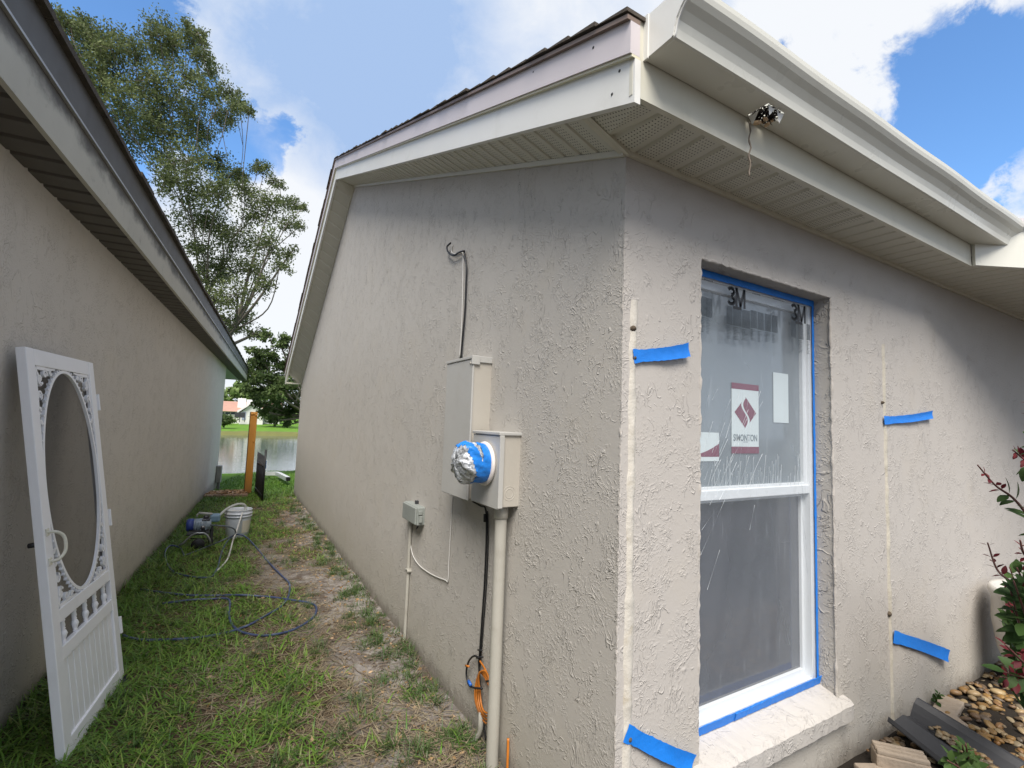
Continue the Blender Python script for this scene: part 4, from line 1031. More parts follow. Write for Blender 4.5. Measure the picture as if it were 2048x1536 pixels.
# handle, hinges, back knob
mb = MB(); hx = .024
mb.tube(spline([D(hx, 0, .94), D(hx, .028, .938), D(hx+.018, .045, .915), D(hx+.020, .050, .88), D(hx+.018, .045, .845), D(hx, .028, .822), D(hx, 0, .82)], 6), .0062, 8)
mb.box(hx-.012, hx+.012, 0, .005, .925, .957, T=D, bev=.002); mb.box(hx-.012, hx+.012, 0, .005, .803, .835, T=D, bev=.002); mb.build('pull_handle', plain('cream handle', (.74, .72, .62), .35), door)
mb = MB(); mb.tube([D(.012, -TH, .90), D(.012, -TH-.022, .90)], .010, 10); mb.build('back_knob', BLACK, door)
for hb in (1.50, .865, .275):
    mb = MB(); mb.box(Wd-.004, Wd+.034, -.022, -.016, hb-.045, hb+.045, T=D, bev=.002); mb.box(Wd+.026, Wd+.040, -.022, .002, hb-.045, hb+.045, T=D, bev=.002)
    mb.build('hinge', DOORW, door)
mb = MB(); mb.tube([D(.04, .01, -.02), D(.25, .02, -.028), D(.45, .02, -.02), D(.66, .012, .0), D(Wd-.02, .012, .015)], .011, 8); mb.build('bottom_sweep', BLACK, door)

# ================================================================== YARD OBJECTS
# wooden fence post with black gate leaf
pc = np.array([.375, 10.3]); 
post = thing('wooden_post', 'tall orange wooden fence post at the far end of the gap', 'post', (pc[0], pc[1], -.05))
m, g, b, o = newmat('orange stained wood')
P = g.n('ShaderNodeTexCoord').outputs['Object']
c = g.mix(g.noise(g.map(P, (1, 1, .12)), 40, 5, .6, .5), (.42, .165, .02), (.62, .29, .05))
s = g.n('ShaderNodeSeparateXYZ'); g.put(s.inputs[0], P)
c = g.mix(g.ss(g.math('ADD', s.outputs[2], g.math('MULTIPLY', g.noise(P, 6, 4), .3)), .0, .55, .75, 0), c, (.07, .045, .03))
g.put(b.inputs['Base Color'], c); b.inputs['Roughness'].default_value = .6
mb = MB(); mb.box(pc[0]-.057, pc[0]+.060, pc[1]-.05, pc[1]+.08, -.3, 1.535, bev=.006); mb.build('post_timber', m, post)
mb = MB()
mb.box(pc[0]-.067, pc[0]-.0575, pc[1]-.055, pc[1]-.03, -.3, 1.53, bev=.002); mb.build('edge_strip', plain('dark strip', (.05, .03, .018), .7), post)
for (dx, z, r) in ((-.03, 1.49, .026), (.01, 1.50, .03), (.04, 1.47, .024), (.03, .98, .016)): mb = MB(); mb.lathe([(0, -.012), (r*.7, -.009), (r, 0)], (pc[0]+dx, pc[1]-.05, z), 12, 'y'); mb.build('wood_knot', m, post)
gate = thing('metal_gate', 'black metal picket gate leaf leaning open right of the post', 'gate', (.55, 9.9, -.05))
mb = MB()
ga = np.array([.50, 10.35]); gb = np.array([.56, 9.2])
GB = lambda t, z: (ga[0]*(1-t)+gb[0]*t, ga[1]*(1-t)+gb[1]*t, z)
gt = .78
for t in np.linspace(0, 1, 8): mb.tube([GB(t, .0 if t < .98 else -.0), GB(t, gt+(.12 if t > .98 else 0)-.0)], .010 if t < .98 else .016, 6)
mb.build('picket', BLACK, gate)
mb = MB(); mb.tube([GB(0, .60), GB(1, .60)], .013, 6); mb.tube([GB(0, .12), GB(1, .12)], .013, 6); mb.build('rail', BLACK, gate)
mb = MB(); mb.quad(GB(0, .02), GB(1, .02), GB(1, .45), GB(0, .45)); mb.build('lower_panel', plain('black gate sheet', (.010, .010, .011), .6), gate)
# low brick edging + mulch
edg = MB()
mul_y = 9.9
for i in range(5):
    x = -.30+i*.135; edg.box(x, x+.125, mul_y-.06, mul_y+.03, -.2, .075, bev=.008)
tag(edg.build('brick_edging', plain('tan edging brick', (.30, .20, .14), .9, 0, .3, 25, .6, 90)), 'low brick edging in front of the mulch by the left house', 'edging')

# sprayer
spr = thing('paint_sprayer', 'blue and grey airless paint sprayer standing by the left wall', 'paint sprayer', (-.22, 6.25, .06))
BLUEP = plain('sprayer blue', (.03, .06, .28), .4); GREYM = plain('sprayer grey', (.27, .33, .40), .4, .2, .12, 15, dirt=(.6, .6, .58, .5), dscale=25); STEEL = plain('dull steel', (.35, .36, .37), .35, .7, .2, 20)
sy_ = 6.25
def sp(u, v, y=sy_): return ony(u, v, y)
def rod(mb, L, r, y=sy_, n=8): mb.tube([tuple(sp(u, v, y)) for u, v in L], r, n)
a = sp(382, 1049); b2 = sp(412, 1052)
mb = MB(); mb.lathe([(0, 0), (.055, .004), (.066, .02), (.066, .07), (.0, .071)], (a[0]-.045, sy_, a[2]-.005), 20, 'x'); mb.build('motor_cap', BLUEP, spr)
mb = MB(); mb.lathe([(.062, 0), (.064, .01), (.064, .15), (.05, .16), (0, .16)], (a[0]+.026, sy_, a[2]-.005), 20, 'x')
for k in range(5): mb.box(a[0]+.04+k*.024, a[0]+.048+k*.024, sy_-.069, sy_, a[2]-.055, a[2]+.04)
mb.build('motor', GREYM, spr)
c0 = sp(420, 1046)
mb = MB(); mb.box(c0[0]-.075, c0[0]-.0, sy_-.05, sy_+.07, c0[2]-.075, c0[2]+.055, bev=.008); mb.lathe([(0, -.004), (.026, 0), (.026, .03), (.0, .034)], (c0[0]-.04, sy_-.01, c0[2]+.055), 12, 'z'); mb.lathe([(.0, -.05), (.022, -.05), (.022, 0)], (c0[0]-.06, sy_-.04, c0[2]-.03), 12, 'y')
mb.build('pump_housing', plain('pump metal', (.10, .10, .11), .4, .6, .3, 30, dirt=(.6, .6, .58, .5), dscale=30), spr)
h0 = sp(430, 1037); mb = MB(); mb.box(h0[0]-.05, h0[0]+.05, sy_-.03, sy_+.08, h0[2]-.035, h0[2]+.045, bev=.02); mb.build('control_cover', plain('cover blue grey', (.16, .26, .36), .4, 0, .2, 20, dirt=(.6, .6, .58, .5), dscale=25), spr)
mb = MB(); rod(mb, [(397, 1026), (412, 1027), (425, 1028)], .012); rod(mb, [(396, 1027), (393, 1034)], .007); mb.build('carry_handle', plain('pale handle', (.45, .45, .44), .5, 0, .2, 30), spr)
for yy in (sy_-.11, sy_+.11):
    mb = MB(); rod(mb, [(358, 1091), (367, 1086), (375, 1078), (384, 1070), (394, 1066), (408, 1066), (414, 1070), (419, 1078), (421, 1088)], .010, yy); mb.build('frame_leg', STEEL, spr)
mb = MB(); rod(mb, [(378, 1061), (412, 1063)], .007, sy_-.08); rod(mb, [(380, 1077), (418, 1078)], .005, sy_-.1); mb.box(a[0]-.03, c0[0], sy_-.08, sy_+.08, c0[2]-.105, c0[2]-.095, bev=.003); mb.build('base_tray', BLACK, spr)
mb = MB(); mb.lathe([(.0, -.014), (.055, -.014), (.062, -.008), (.062, .008), (.055, .014), (0, .014)], (c0[0]-.09, sy_-.13, .105), 18, 'y'); mb.build('wheel', BLACK, spr)
mb = MB(); mb.lathe([(.018, -.14), (.018, 0)], (c0[0]+.02, sy_, c0[2]-.04), 12, 'z'); mb.lathe([(.024, -.18), (.024, -.14)], (c0[0]+.02, sy_, c0[2]-.04), 12, 'z'); mb.build('pump_rod', DARKG, spr)
# bucket
by = 6.62; bc = (float(ony(475, 1060, by)[0]), by)
bucket = thing('paint_bucket', 'white plastic paint bucket next to the sprayer', 'bucket', (bc[0], bc[1], .06))
BUK = plain('dirty white plastic', (.52, .56, .62), .4, 0, .08, 8, dirt=(.75, .74, .70, .8), dscale=12)
mb = MB(); mb.lathe([(.0, .05), (.112, .05), (.117, .056), (.134, .27), (.134, .285), (.144, .288), (.144, .300), (.136, .302), (.136, .318), (.146, .320), (.146, .332), (.138, .334), (.139, .362), (.143, .366), (.140, .370), (.134, .366), (.132, .30), (.115, .08), (0, .078)], (bc[0], bc[1], 0), 36); mb.build('bucket_shell', BUK, bucket)
mb = MB(); mb.lathe([(0, .33), (.134, .332)], (bc[0], bc[1], 0), 30); mb.build('paint_surface', plain('wet paint', (.45, .42, .37), .2), bucket)
V = []; 
mb = MB()
for i in range(7):
    a0 = -1.25+i*.12; a1 = a0+.12
    def cp(a, z): r = .1175+.0165*(z-.056)/.214; return (bc[0]+(r+.001)*math.cos(a), bc[1]+(r+.001)*math.sin(a), z)
    mb.quad(cp(a0, .11), cp(a1, .11), cp(a1, .25), cp(a0, .25))
mb.build('paper_label', plain('buff label', (.58, .55, .47), .6), bucket)
# hoses
HOSG = plain('pale grey hose', (.42, .44, .42), .5, 0, .15, 25); HOSB = plain('blue paint hose', (.045, .065, .15), .4, 0, .3, 14, dirt=(.25, .30, .36, .8), dscale=7); HOSD = plain('dark grey hose', (.10, .12, .15), .5, 0, .3, 12, dirt=(.4, .42, .42, .5), dscale=10)
def gpt(u, v, dz=.012):
    z = .07
    for _ in range(4): p = onz(u, v, z); z = float(ground_h(p[0], p[1]))+dz
    return tuple(onz(u, v, z))
h1 = [tuple(ony(433, 1042, 6.3)), tuple(ony(440, 1030, 6.4)), tuple(ony(455, 1017, 6.55)), tuple(ony(473, 1009, 6.62)), tuple(ony(486, 1008.5, 6.66)), tuple(ony(491, 1014, 6.68)), tuple(ony(489, 1026, 6.66)), tuple(ony(487, 1036, 6.64))]
cable('suction_hose', 'pale suction hose arching from the sprayer into the bucket', h1, .014, HOSG, 'hose')
h2 = [tuple(ony(485, 1024, 6.50)), tuple(ony(480, 1040, 6.42)), tuple(ony(473, 1062, 6.36)), tuple(ony(466, 1080, 6.2)), tuple(ony(461, 1100, 5.9)), gpt(455, 1118), gpt(444, 1132), gpt(432, 1143)]
cable('return_hose', 'thin white return tube draped in front of the bucket onto the grass', h2, .008, WIREW, 'hose')
h3 = [gpt(368, 1110), gpt(362, 1098, .02), gpt(351, 1092, .05), gpt(339, 1092, .06), gpt(331, 1102, .05), gpt(331, 1118, .02), gpt(338, 1134), gpt(352, 1146), gpt(375, 1152), gpt(400, 1155), gpt(421, 1154), gpt(430, 1145), gpt(437, 1130), gpt(441, 1112), gpt(449, 1092), gpt(459, 1077, .03), gpt(470, 1070, .06), gpt(478, 1069, .08), gpt(492, 1074, .05), gpt(510, 1092, .02), gpt(535, 1122), gpt(562, 1150), gpt(578, 1166), gpt(579, 1184), gpt(573, 1200), gpt(558, 1216), gpt(530, 1232), gpt(500, 1249), gpt(465, 1262), gpt(430, 1270), gpt(390, 1276), gpt(340, 1279), gpt(290, 1280), gpt(262, 1276), gpt(246, 1270)]
cable('paint_hose', 'blue and grey paint hose looping from the bucket down across the grass', h3, .0078, HOSB, 'hose')
h4 = [gpt(280, 1178), gpt(318, 1184), gpt(370, 1190), gpt(430, 1191), gpt(480, 1190), gpt(540, 1194), gpt(590, 1201), gpt(620, 1206), gpt(632, 1214), gpt(630, 1230), gpt(612, 1246), gpt(585, 1260), gpt(550, 1269), gpt(520, 1271), gpt(490, 1266), gpt(470, 1256), gpt(460, 1240), gpt(458, 1222), gpt(460, 1205), gpt(452, 1197), gpt(420, 1198), gpt(380, 1200), gpt(325, 1207)]
cable('paint_hose', 'blue hose curled in a wide loop on the bare ground in front', h4, .0078, HOSB, 'hose')
h5 = [tuple(ony(418, 1050, 6.2)), tuple(ony(436, 1051, 6.15)), tuple(ony(455, 1053, 6.15)), tuple(ony(468, 1058, 6.2)), tuple(ony(471, 1066, 6.25)), tuple(ony(462, 1072, 6.1)), tuple(ony(440, 1083, 5.9)), gpt(410, 1095, .03), gpt(385, 1105), gpt(366, 1112)]
cable('grey_hose', 'thin grey hose from the sprayer pump passing the bucket', h5, .007, HOSD, 'hose')

# downspout, sign
dsp = thing('loose_downspout', 'white bent downspout lying on the lawn near the lake', 'downspout', (1.0, 13, -.15))
mb = MB()
def sq_tube(P, w):
    V = []; n = len(P)
    for i, p in enumerate(P):
        p = np.array(p); t = np.array(P[min(i+1, n-1)])-np.array(P[max(i-1, 0)]); t /= np.linalg.norm(t); sd_ = np.cross(t, [0, 0, 1]); sd_ /= np.linalg.norm(sd_); u_ = np.cross(sd_, t)
        for (a, b_) in ((-1, -1), (1, -1), (1, 1), (-1, 1)): V.append(p+sd_*a*w*.5+u_*b_*w*.5)
    mb.add(V, [(i*4+k, i*4+(k+1) % 4, (i+1)*4+(k+1) % 4, (i+1)*4+k) for i in range(n-1) for k in range(4)])
sq_tube([ony(516, 947, 13.5), ony(553, 947, 13.2), ony(559, 949, 12.8), ony(576, 958, 11.4)], .085); mb.build('downspout_tube', VINYL, dsp)
e = ony(577, 958.5, 11.38); mb = MB(); mb.box(e[0]-.036, e[0]+.036, e[1]-.012, e[1]+.0, e[2]-.036, e[2]+.036); mb.build('open_end', BLACK, dsp)
p = ony(525, 928, 13.4)
sg = thing('lake_sign', 'small blue and white sign on a stake at the lake edge', 'sign', (p[0], 13.4, -.2))
mb = MB(); mb.box(p[0]-.105, p[0]+.105, 13.39, 13.405, p[2]-.135, p[2]+.10, bev=.004); mb.box(p[0]-.06, p[0]+.06, 13.39, 13.405, p[2]+.101, p[2]+.135); mb.build('sign_board', VINYL, sg)
mb = MB(); mb.box(p[0]-.088, p[0]+.088, 13.386, 13.3895, p[2]-.112, p[2]-.02); mb.box(p[0]-.088, p[0]+.088, 13.386, 13.3895, p[2]-.008, p[2]+.085); mb.build('blue_field', plain('sign blue', (.03, .14, .36), .5), sg)
mb = MB()
for z in (-.09, -.07, -.05, .015, .035, .055): mb.box(p[0]-.06, p[0]+.06, 13.382, 13.3855, p[2]+z, p[2]+z+.008)
mb.build('sign_lines', VINYL, sg)
mb = MB(); mb.box(p[0]-.012, p[0]+.012, 13.406, 13.42, -.5, p[2]+.02); mb.build('stake', DARKG, sg)
# tree ring of mulch near downspout
# far house over the lake
fh = thing('lake_house', 'white house with pinkish brown roof across the lake', 'house', (-1, 72, 0))
WHT = plain('far white wall', (.72, .70, .68), .8, 0, .05, 1); FROOF = plain('far brown roof', (.42, .24, .18), .9, 0, .15, 2); FWIN = plain('far dark window', (.05, .07, .10), .2)
fy = 72
zb_ = float(ony(470, 841, fy)[2]); ze_ = float(ony(470, 823, fy)[2]); zr_ = float(ony(470, 803, fy+4)[2])
xa_ = float(ony(405, 830, fy)[0]); xb_ = float(ony(560, 830, fy)[0])
mb = MB(); mb.box(xa_, xb_, fy, fy+8, zb_-.8, ze_+.15); mb.build('wall', WHT, fh)
mb = MB(); mb.add([(xa_-.5, fy-.5, ze_), (xb_+.5, fy-.5, ze_), (xb_+.5, fy+4, zr_), (xa_-.5, fy+4, zr_), (xa_-.5, fy+8.5, ze_), (xb_+.5, fy+8.5, ze_)], [(0, 1, 2, 3), (3, 2, 5, 4), (0, 3, 4), (1, 5, 2)]); rf = mb.build('roof', FROOF, fh)
for u in (484, 502):
    q = ony(u, 808, fy-.2 if u > 490 else fy+1.5); mb = MB(); mb.box(q[0]-.5, q[0]+.45, q[1]-.2, q[1]+.7, q[2]-1.2, q[2]+(.75 if u < 490 else .55), bev=.02); mb.build('chimney', WHT, rf)
# projecting gable wing on the right with white rake
q0 = ony(474, 826, fy-2.5); q1 = ony(503, 808, fy-2.5); q2 = ony(532, 826, fy-2.5)
mb = MB(); mb.add([(q0[0]+.3, fy-2.5, zb_-.8), (q2[0]-.3, fy-2.5, zb_-.8), (q2[0]-.3, fy-2.5, q2[2]), (q1[0], fy-2.5, q1[2]), (q0[0]+.3, fy-2.5, q0[2]), (q0[0]+.3, fy+.0, zb_-.8), (q0[0]+.3, fy, q0[2])], [(0, 1, 2, 3, 4), (0, 4, 6, 5)]); mb.build('gable_wing', WHT, fh)
mb = MB()
for (A_, B_) in ((q0, q1), (q1, q2)): mb.add([(A_[0], fy-2.9, A_[2]), (B_[0], fy-2.9, B_[2]), (B_[0], fy-2.9, B_[2]+.28), (A_[0], fy-2.9, A_[2]+.28), (A_[0], fy+1.5, A_[2]), (B_[0], fy+1.5, B_[2]), (B_[0], fy+1.5, B_[2]+.28), (A_[0], fy+1.5, A_[2]+.28)], [(0, 1, 2, 3), (3, 2, 6, 7), (0, 4, 5, 1), (4, 7, 6, 5)])
mb.build('wing_roof', WHT, fh)
for (u0, u1) in ((451, 460), (462, 471), (440, 448)):
    A_ = ony(u0, 823.5, fy-.05); B_ = ony(u1, 829, fy-.05)
    mb = MB(); mb.box(A_[0], B_[0], fy-.06, fy-.01, B_[2], A_[2]-.05); wn_ = mb.build('window', FWIN, fh)
    mb = MB(); mb.box(A_[0]-.08, B_[0]+.08, fy-.09, fy-.065, B_[2]-.12, B_[2]); mb.build('sill', WHT, wn_)
A_ = ony(485, 824, fy-2.55); B_ = ony(491, 840, fy-2.55); mb = MB(); mb.box(A_[0], B_[0], fy-2.56, fy-2.51, B_[2], A_[2]); mb.build('door', plain('far glass door', (.30, .33, .45), .3), fh)
for u in (474, 484):
    q = ony(u, 841, 68); 
    ch = thing('patio_chair', 'dark patio chair on the lawn, %s of the pair before the lake house' % ('left' if u < 480 else 'right'), 'chair', (q[0], 68, q[2]), 'patio chairs by the lake house')
    mb = MB(); mb.box(q[0]-.3, q[0]+.3, 67.8, 68.3, q[2]+.35, q[2]+.45, bev=.02); mb.build('seat', DARKG, ch)
    mb = MB(); mb.box(q[0]-.3, q[0]+.3, 68.3, 68.38, q[2]+.45, q[2]+1.0, bev=.02); mb.build('backrest', DARKG, ch)
    for (dx, dy) in ((-.28, -.15), (.24, -.15), (-.28, .28), (.24, .28)): mb = MB(); mb.box(q[0]+dx, q[0]+dx+.06, 68+dy, 68+dy+.06, q[2]-.2, q[2]+.36); mb.build('leg', DARKG, ch)

# ================================================================== LEAF / TREE TOOLS
def leafmat(name, c0, c1, trans=.3):
    m, g, b, o = newmat(name)
    geo = g.n('ShaderNodeNewGeometry'); rnd = geo.outputs['Random Per Island']
    P = g.n('ShaderNodeTexCoord').outputs['Object']
    c = g.mix(rnd, c0, c1); c = g.mix(g.ss(g.noise(P, .9, 3), .4, .65, 0, .5), c, tuple(x*.7 for x in c0))
    g.put(b.inputs['Base Color'], c); b.inputs['Roughness'].default_value = .55; b.inputs['Specular IOR Level'].default_value = .18
    tl = g.n('ShaderNodeBsdfTranslucent'); g.put(tl.inputs[0], c)
    mx = g.n('ShaderNodeMixShader'); mx.inputs[0].default_value = trans; g.t.links.new(b.outputs[0], mx.inputs[1]); g.t.links.new(tl.outputs[0], mx.inputs[2]); g.t.links.new(mx.outputs[0], o.inputs[0])
    return m
def leaves(C, size, rs, elong=1.9, flat=0.0):
    """C (n,3) centres -> bent rhombic leaves, 4 verts 2 tris folded as one quad"""
    n = len(C); d = rs.normal(size=(n, 3)); d[:, 2] *= (1-flat); d /= np.linalg.norm(d, axis=1)[:, None]
    e = rs.normal(size=(n, 3)); e -= (e*d).sum(1)[:, None]*d; e /= np.linalg.norm(e, axis=1)[:, None]
    L = (size*(.6+.8*rs.rand(n)))[:, None]; w = L/elong
    V = np.stack([C-d*L*.5, C+e*w*.5, C+d*L*.5, C-e*w*.5], 1).reshape(-1, 3)
    return V, np.arange(n*4).reshape(n, 4)
BARK = plain('grey bark', (.20, .17, .14), .95, 0, .4, 12, .9, 30)
def crown_tree(name, label, base, dist_plane, clumps, leafm, n_leaf, lsize, pxscale, seed, trunk_r, depth, fork_z, tw=3, limb_r=.05, cat='tree', twigs=9):
    rs = np.random.RandomState(seed); t = thing(name, label, cat, base)
    cs = []
    for (u, v, r) in clumps:
        y = dist_plane+rs.uniform(-depth, depth); p = ony(u, v, y); cs.append((p, r*y/FPX*pxscale))
    base = np.array(base, float); fork = base+np.array([0, 0, fork_z])
    mb = MB(); mb.tube([base-[0, 0, .6], base+[0, 0, fork_z*.3], base+[.1, 0, fork_z*.7], fork], [trunk_r*1.35, trunk_r*1.05, trunk_r*.9, trunk_r*.8], 12)
    mb.build('trunk', BARK, t)
    # limbs: greedy tree, every clump hangs from the nearest already-reached node closer to the fork
    nodes = [(fork, trunk_r*.55)]
    order = sorted(cs, key=lambda q: np.linalg.norm(q[0]-fork))
    lm = MB(); C = []
    for (p, r) in order:
        best = min(nodes, key=lambda q: np.linalg.norm(q[0]-p)+.95*np.linalg.norm(q[0]-fork))
        a = best[0]; L = np.linalg.norm(p-a); r0 = min(best[1]*.8, limb_r+.012*L); r1 = max(.014, r0*.45)
        mid = (a+p)/2+rs.normal(0, .07*L, 3)-np.array([0, 0, .05*L])
        pts = spline([a, mid, p], 5); lm.tube(pts, list(np.linspace(r0, r1, len(pts))), 5)
        nodes.append((p, r1)); nodes.append((mid, (r0+r1)/2))
        for k in range(twigs):
            dd = rs.normal(size=3); dd[2] = dd[2]*.6+.15; dd /= np.linalg.norm(dd)
            q = p+dd*r*rs.uniform(.7, 1.25); q2 = (p+q)/2+rs.normal(0, .12*r, 3)
            tp = spline([p, q2, q], 4); lm.tube(tp, list(np.linspace(max(.007, r1*.45), .004, len(tp))), 3, cap=False)
            m_ = int(n_leaf*(r/1.0)**1.6/twigs)
            for j in range(4):
                sub = np.array(tp[int((.35+.65*rs.rand())*(len(tp)-1))])+rs.normal(0, r*.10, 3)
                C.append(sub+rs.normal(0, 1, (max(3, m_//4), 3))*np.array([.20, .20, .17])*r)
    lm.build('limbs', BARK, t)
    C = np.concatenate(C); V, Fq = leaves(C, lsize, rs)
    npmesh('crown', V, Fq, leafm, t)
    return t
OAK = leafmat('oak leaves', (.09, .12, .045), (.21, .245, .10), .38)
DARKL = leafmat('dark leaves', (.06, .10, .035), (.16, .22, .075), .38)
S = .3385
cl = [(105, 32, 14), (118, 45, 18), (140, 52, 20), (162, 46, 16), (183, 62, 16), (169, 85, 24), (160, 118, 26), (135, 95, 14), (195, 92, 20), (186, 140, 26), (172, 160, 24), (200, 118, 18), (250, 85, 24), (222, 98, 20), (338, 66, 24), (318, 72, 20), (382, 57, 15), (397, 66, 12), (388, 78, 12), (372, 95, 26), (305, 98, 22), (406, 114, 18), (409, 88, 10), (271, 112, 24), (235, 150, 26),
      (305, 160, 28), (372, 152, 24), (423, 142, 20), (340, 120, 22), (338, 196, 32), (406, 190, 26), (450, 185, 20), (480, 214, 16), (470, 200, 16), (498, 225, 10), (455, 222, 22), (237, 205, 32), (305, 230, 34), (389, 232, 32), (440, 244, 20), (338, 271, 32), (400, 268, 26), (271, 282, 32), (321, 321, 32), (372, 322, 32), (423, 328, 26),
      (457, 350, 24), (515, 338, 14), (530, 334, 12), (548, 362, 13), (560, 372, 9), (491, 385, 24), (440, 389, 32), (372, 380, 34), (330, 360, 26), (541, 410, 24), (590, 410, 14), (608, 416, 8), (570, 405, 14), (508, 438, 30), (575, 447, 20), (600, 452, 10), (440, 455, 34), (385, 440, 34), (474, 491, 34), (541, 491, 30), (580, 508, 16), (560, 532, 16), (500, 540, 30),
      (440, 540, 30), (528, 572, 18), (475, 590, 28), (430, 600, 22), (445, 640, 20), (480, 638, 20), (510, 668, 14), (470, 660, 16), (400, 500, 26), (415, 560, 24), (250, 245, 26), (290, 190, 22), (205, 175, 20), (480, 350, 16), (345, 90, 14)]
crown_tree('oak_tree', 'tall loose oak rising behind the roof of the left house', (-1.2, 24, -.2), 22.5, cl, OAK, 1900, .10, 1.2, 5, .38, 1.8, 3.6, limb_r=.075, twigs=16)
cl2 = [(538, 672, 12), (561, 690, 15), (573, 677, 10), (511, 702, 13), (536, 714, 16), (561, 727, 18), (511, 727, 14), (499, 744, 13), (524, 751, 17), (548, 759, 18), (573, 770, 18), (499, 779, 11), (524, 788, 17), (552, 790, 18), (586, 793, 14), (519, 808, 12), (548, 818, 16), (573, 826, 14), (550, 842, 9), (575, 850, 8), (529, 823, 9), (593, 813, 14), (590, 745, 18), (600, 700, 18), (590, 720, 16), (516, 766, 12), (498, 762, 10), (560, 770, 16), (535, 735, 16), (600, 770, 16)]
tr2 = crown_tree('lakeside_tree', 'dark drooping tree on the near lake bank behind the right house', (2.3, 17.4, -.3), 17, cl2, DARKL, 3200, .10, 1.15, 9, .13, 1.0, 1.8, limb_r=.035)
# leaning visible stem
cl3 = [(460, 792, 12), (475, 785, 13), (490, 782, 13), (450, 800, 10), (505, 788, 12), (520, 790, 14), (540, 795, 14), (560, 800, 14), (440, 795, 12), (425, 790, 12)]
PALE = leafmat('pale leaves', (.13, .20, .06), (.22, .30, .10), .3)
crown_tree('pale_tree', 'pale green round tree behind the lake house', (3.5, 95, 0), 92, cl3, PALE, 170, .8, 1.3, 21, .3, 3, 3, limb_r=.1, twigs=5)
for i, (u, v, dd) in enumerate(((540, 838, 64), (558, 836, 66), (578, 838, 63), (448, 845, 60))):
    rs = np.random.RandomState(40+i); q = ony(u, v+4, dd); C = q+np.array([0, 0, .5 if i == 3 else .7])+rs.normal(size=(900, 3))*np.array([.8, .6, .45])*(.5 if i == 3 else .8)
    V, Fq = leaves(C, .35, rs); sh = npmesh('shore_shrub', V, Fq, DARKL)
    tag(sh, ('dark shrub on the far lawn behind the leaning tree, leftmost of three', 'middle dark shrub on the far lawn seen under the leaning tree', 'rightmost dark shrub on the far lawn next to the right house', 'dark low bush on the far lawn beside the left house edge')[i], 'shrub', 'shrubs on the far lawn')

# ================================================================== GRASS
def blades(X, Y, L, wd, lean, rs, zoff=0.0, curl=1.0, seg=3):
    n = len(X); Z = ground_h(X, Y)-.004+zoff; th = rs.rand(n)*2*np.pi; dx, dy = np.cos(th), np.sin(th); px, py = -dy, dx
    rows = []
    for k in range(seg+1):
        t = k/seg; hor = L*(np.sin(lean)*t+curl*.35*t*t); ver = L*(np.cos(lean)*t-curl*.28*t*t*np.sin(lean)*1.5)
        w_ = wd*(1-t**1.6)*.5+.0003; c = np.stack([X+dx*hor, Y+dy*hor, Z+ver], 1)
        rows.append(c-np.stack([px, py, 0*px], 1)*w_[:, None]); rows.append(c+np.stack([px, py, 0*px], 1)*w_[:, None])
    V = np.stack(rows, 1).reshape(-1, 3); b0 = np.arange(n)[:, None]*(2*(seg+1))
    Fq = np.concatenate([b0+np.array([[2*k, 2*k+1, 2*k+3, 2*k+2]]) for k in range(seg)], 1).reshape(-1, 4)
    return V, Fq
rs = np.random.RandomState(3)
def scatter(n, x0, x1, y0, y1, fn):
    X = rs.uniform(x0, x1, n); Y = rs.uniform(y0, y1, n); k = rs.rand(n) < fn(X, Y); return X[k], Y[k]
def inside(X, Y):
    off = X*NL[0]+Y*NL[1]; return (off > -.985) & ((X < X0-.008) | (Y > YB))
def gm(name, cols, trans=.25):
    m, g, b, o = newmat(name)
    rnd = g.n('ShaderNodeNewGeometry').outputs['Random Per Island']
    P = g.n('ShaderNodeTexCoord').outputs['Object']
    rp = g.n('ShaderNodeValToRGB'); g.put(rp.inputs[0], rnd); cr = rp.color_ramp
    while len(cr.elements) < len(cols): cr.elements.new(.5)
    for i, c in enumerate(cols): cr.elements[i].position = i/(len(cols)-1); cr.elements[i].color = (*c, 1)
    c = g.mix(g.ss(g.noise(P, 3, 4, .6), .35, .7, 0, .5), rp.outputs[0], tuple(x*1.1 for x in cols[-2]))
    g.put(b.inputs['Base Color'], c); b.inputs['Roughness'].default_value = .45; b.inputs['Specular IOR Level'].default_value = .4
    tl = g.n('ShaderNodeBsdfTranslucent'); g.put(tl.inputs[0], c)
    mx = g.n('ShaderNodeMixShader'); mx.inputs[0].default_value = trans; g.t.links.new(b.outputs[0], mx.inputs[1]); g.t.links.new(tl.outputs[0], mx.inputs[2]); g.t.links.new(mx.outputs[0], o.inputs[0])
    return m
GRASS = gm('green grass', [(.045, .11, .012), (.09, .20, .022), (.15, .29, .035), (.25, .36, .06), (.12, .25, .03), (.33, .33, .11)])
STRAW = gm('dry straw', [(.15, .105, .06), (.25, .19, .11), (.34, .28, .18), (.19, .13, .08), (.38, .33, .22), (.22, .17, .11)], .1)
LAWNG = gm('lawn grass', [(.06, .14, .014), (.10, .22, .02), (.15, .28, .03), (.10, .2, .02), (.2, .30, .05)])
def dens_near(X, Y):
    d = ground_density(X, Y); fal = np.clip(1.15-.085*Y, .25, 1); cl_ = fbm(X, Y, 9, 2)
    return (sstep(d+(cl_-.5)*.7, .25, .95)**1.3)*fal*inside(X, Y)
X, Y = scatter(150000, -1.05, 1.12, .9, 10.5, dens_near)
n = len(X); L = rs.uniform(.035, .10, n)*(1+.5*sstep(-(X*NL[0]+Y*NL[1]), .55, .95)); V1, F1 = blades(X, Y, L, rs.uniform(.004, .0085, n), rs.uniform(.5, 1.45, n), rs)
tag(npmesh('lawn_grass', V1, F1, GRASS), 'coarse green grass growing thickest along the left wall', kind='stuff')
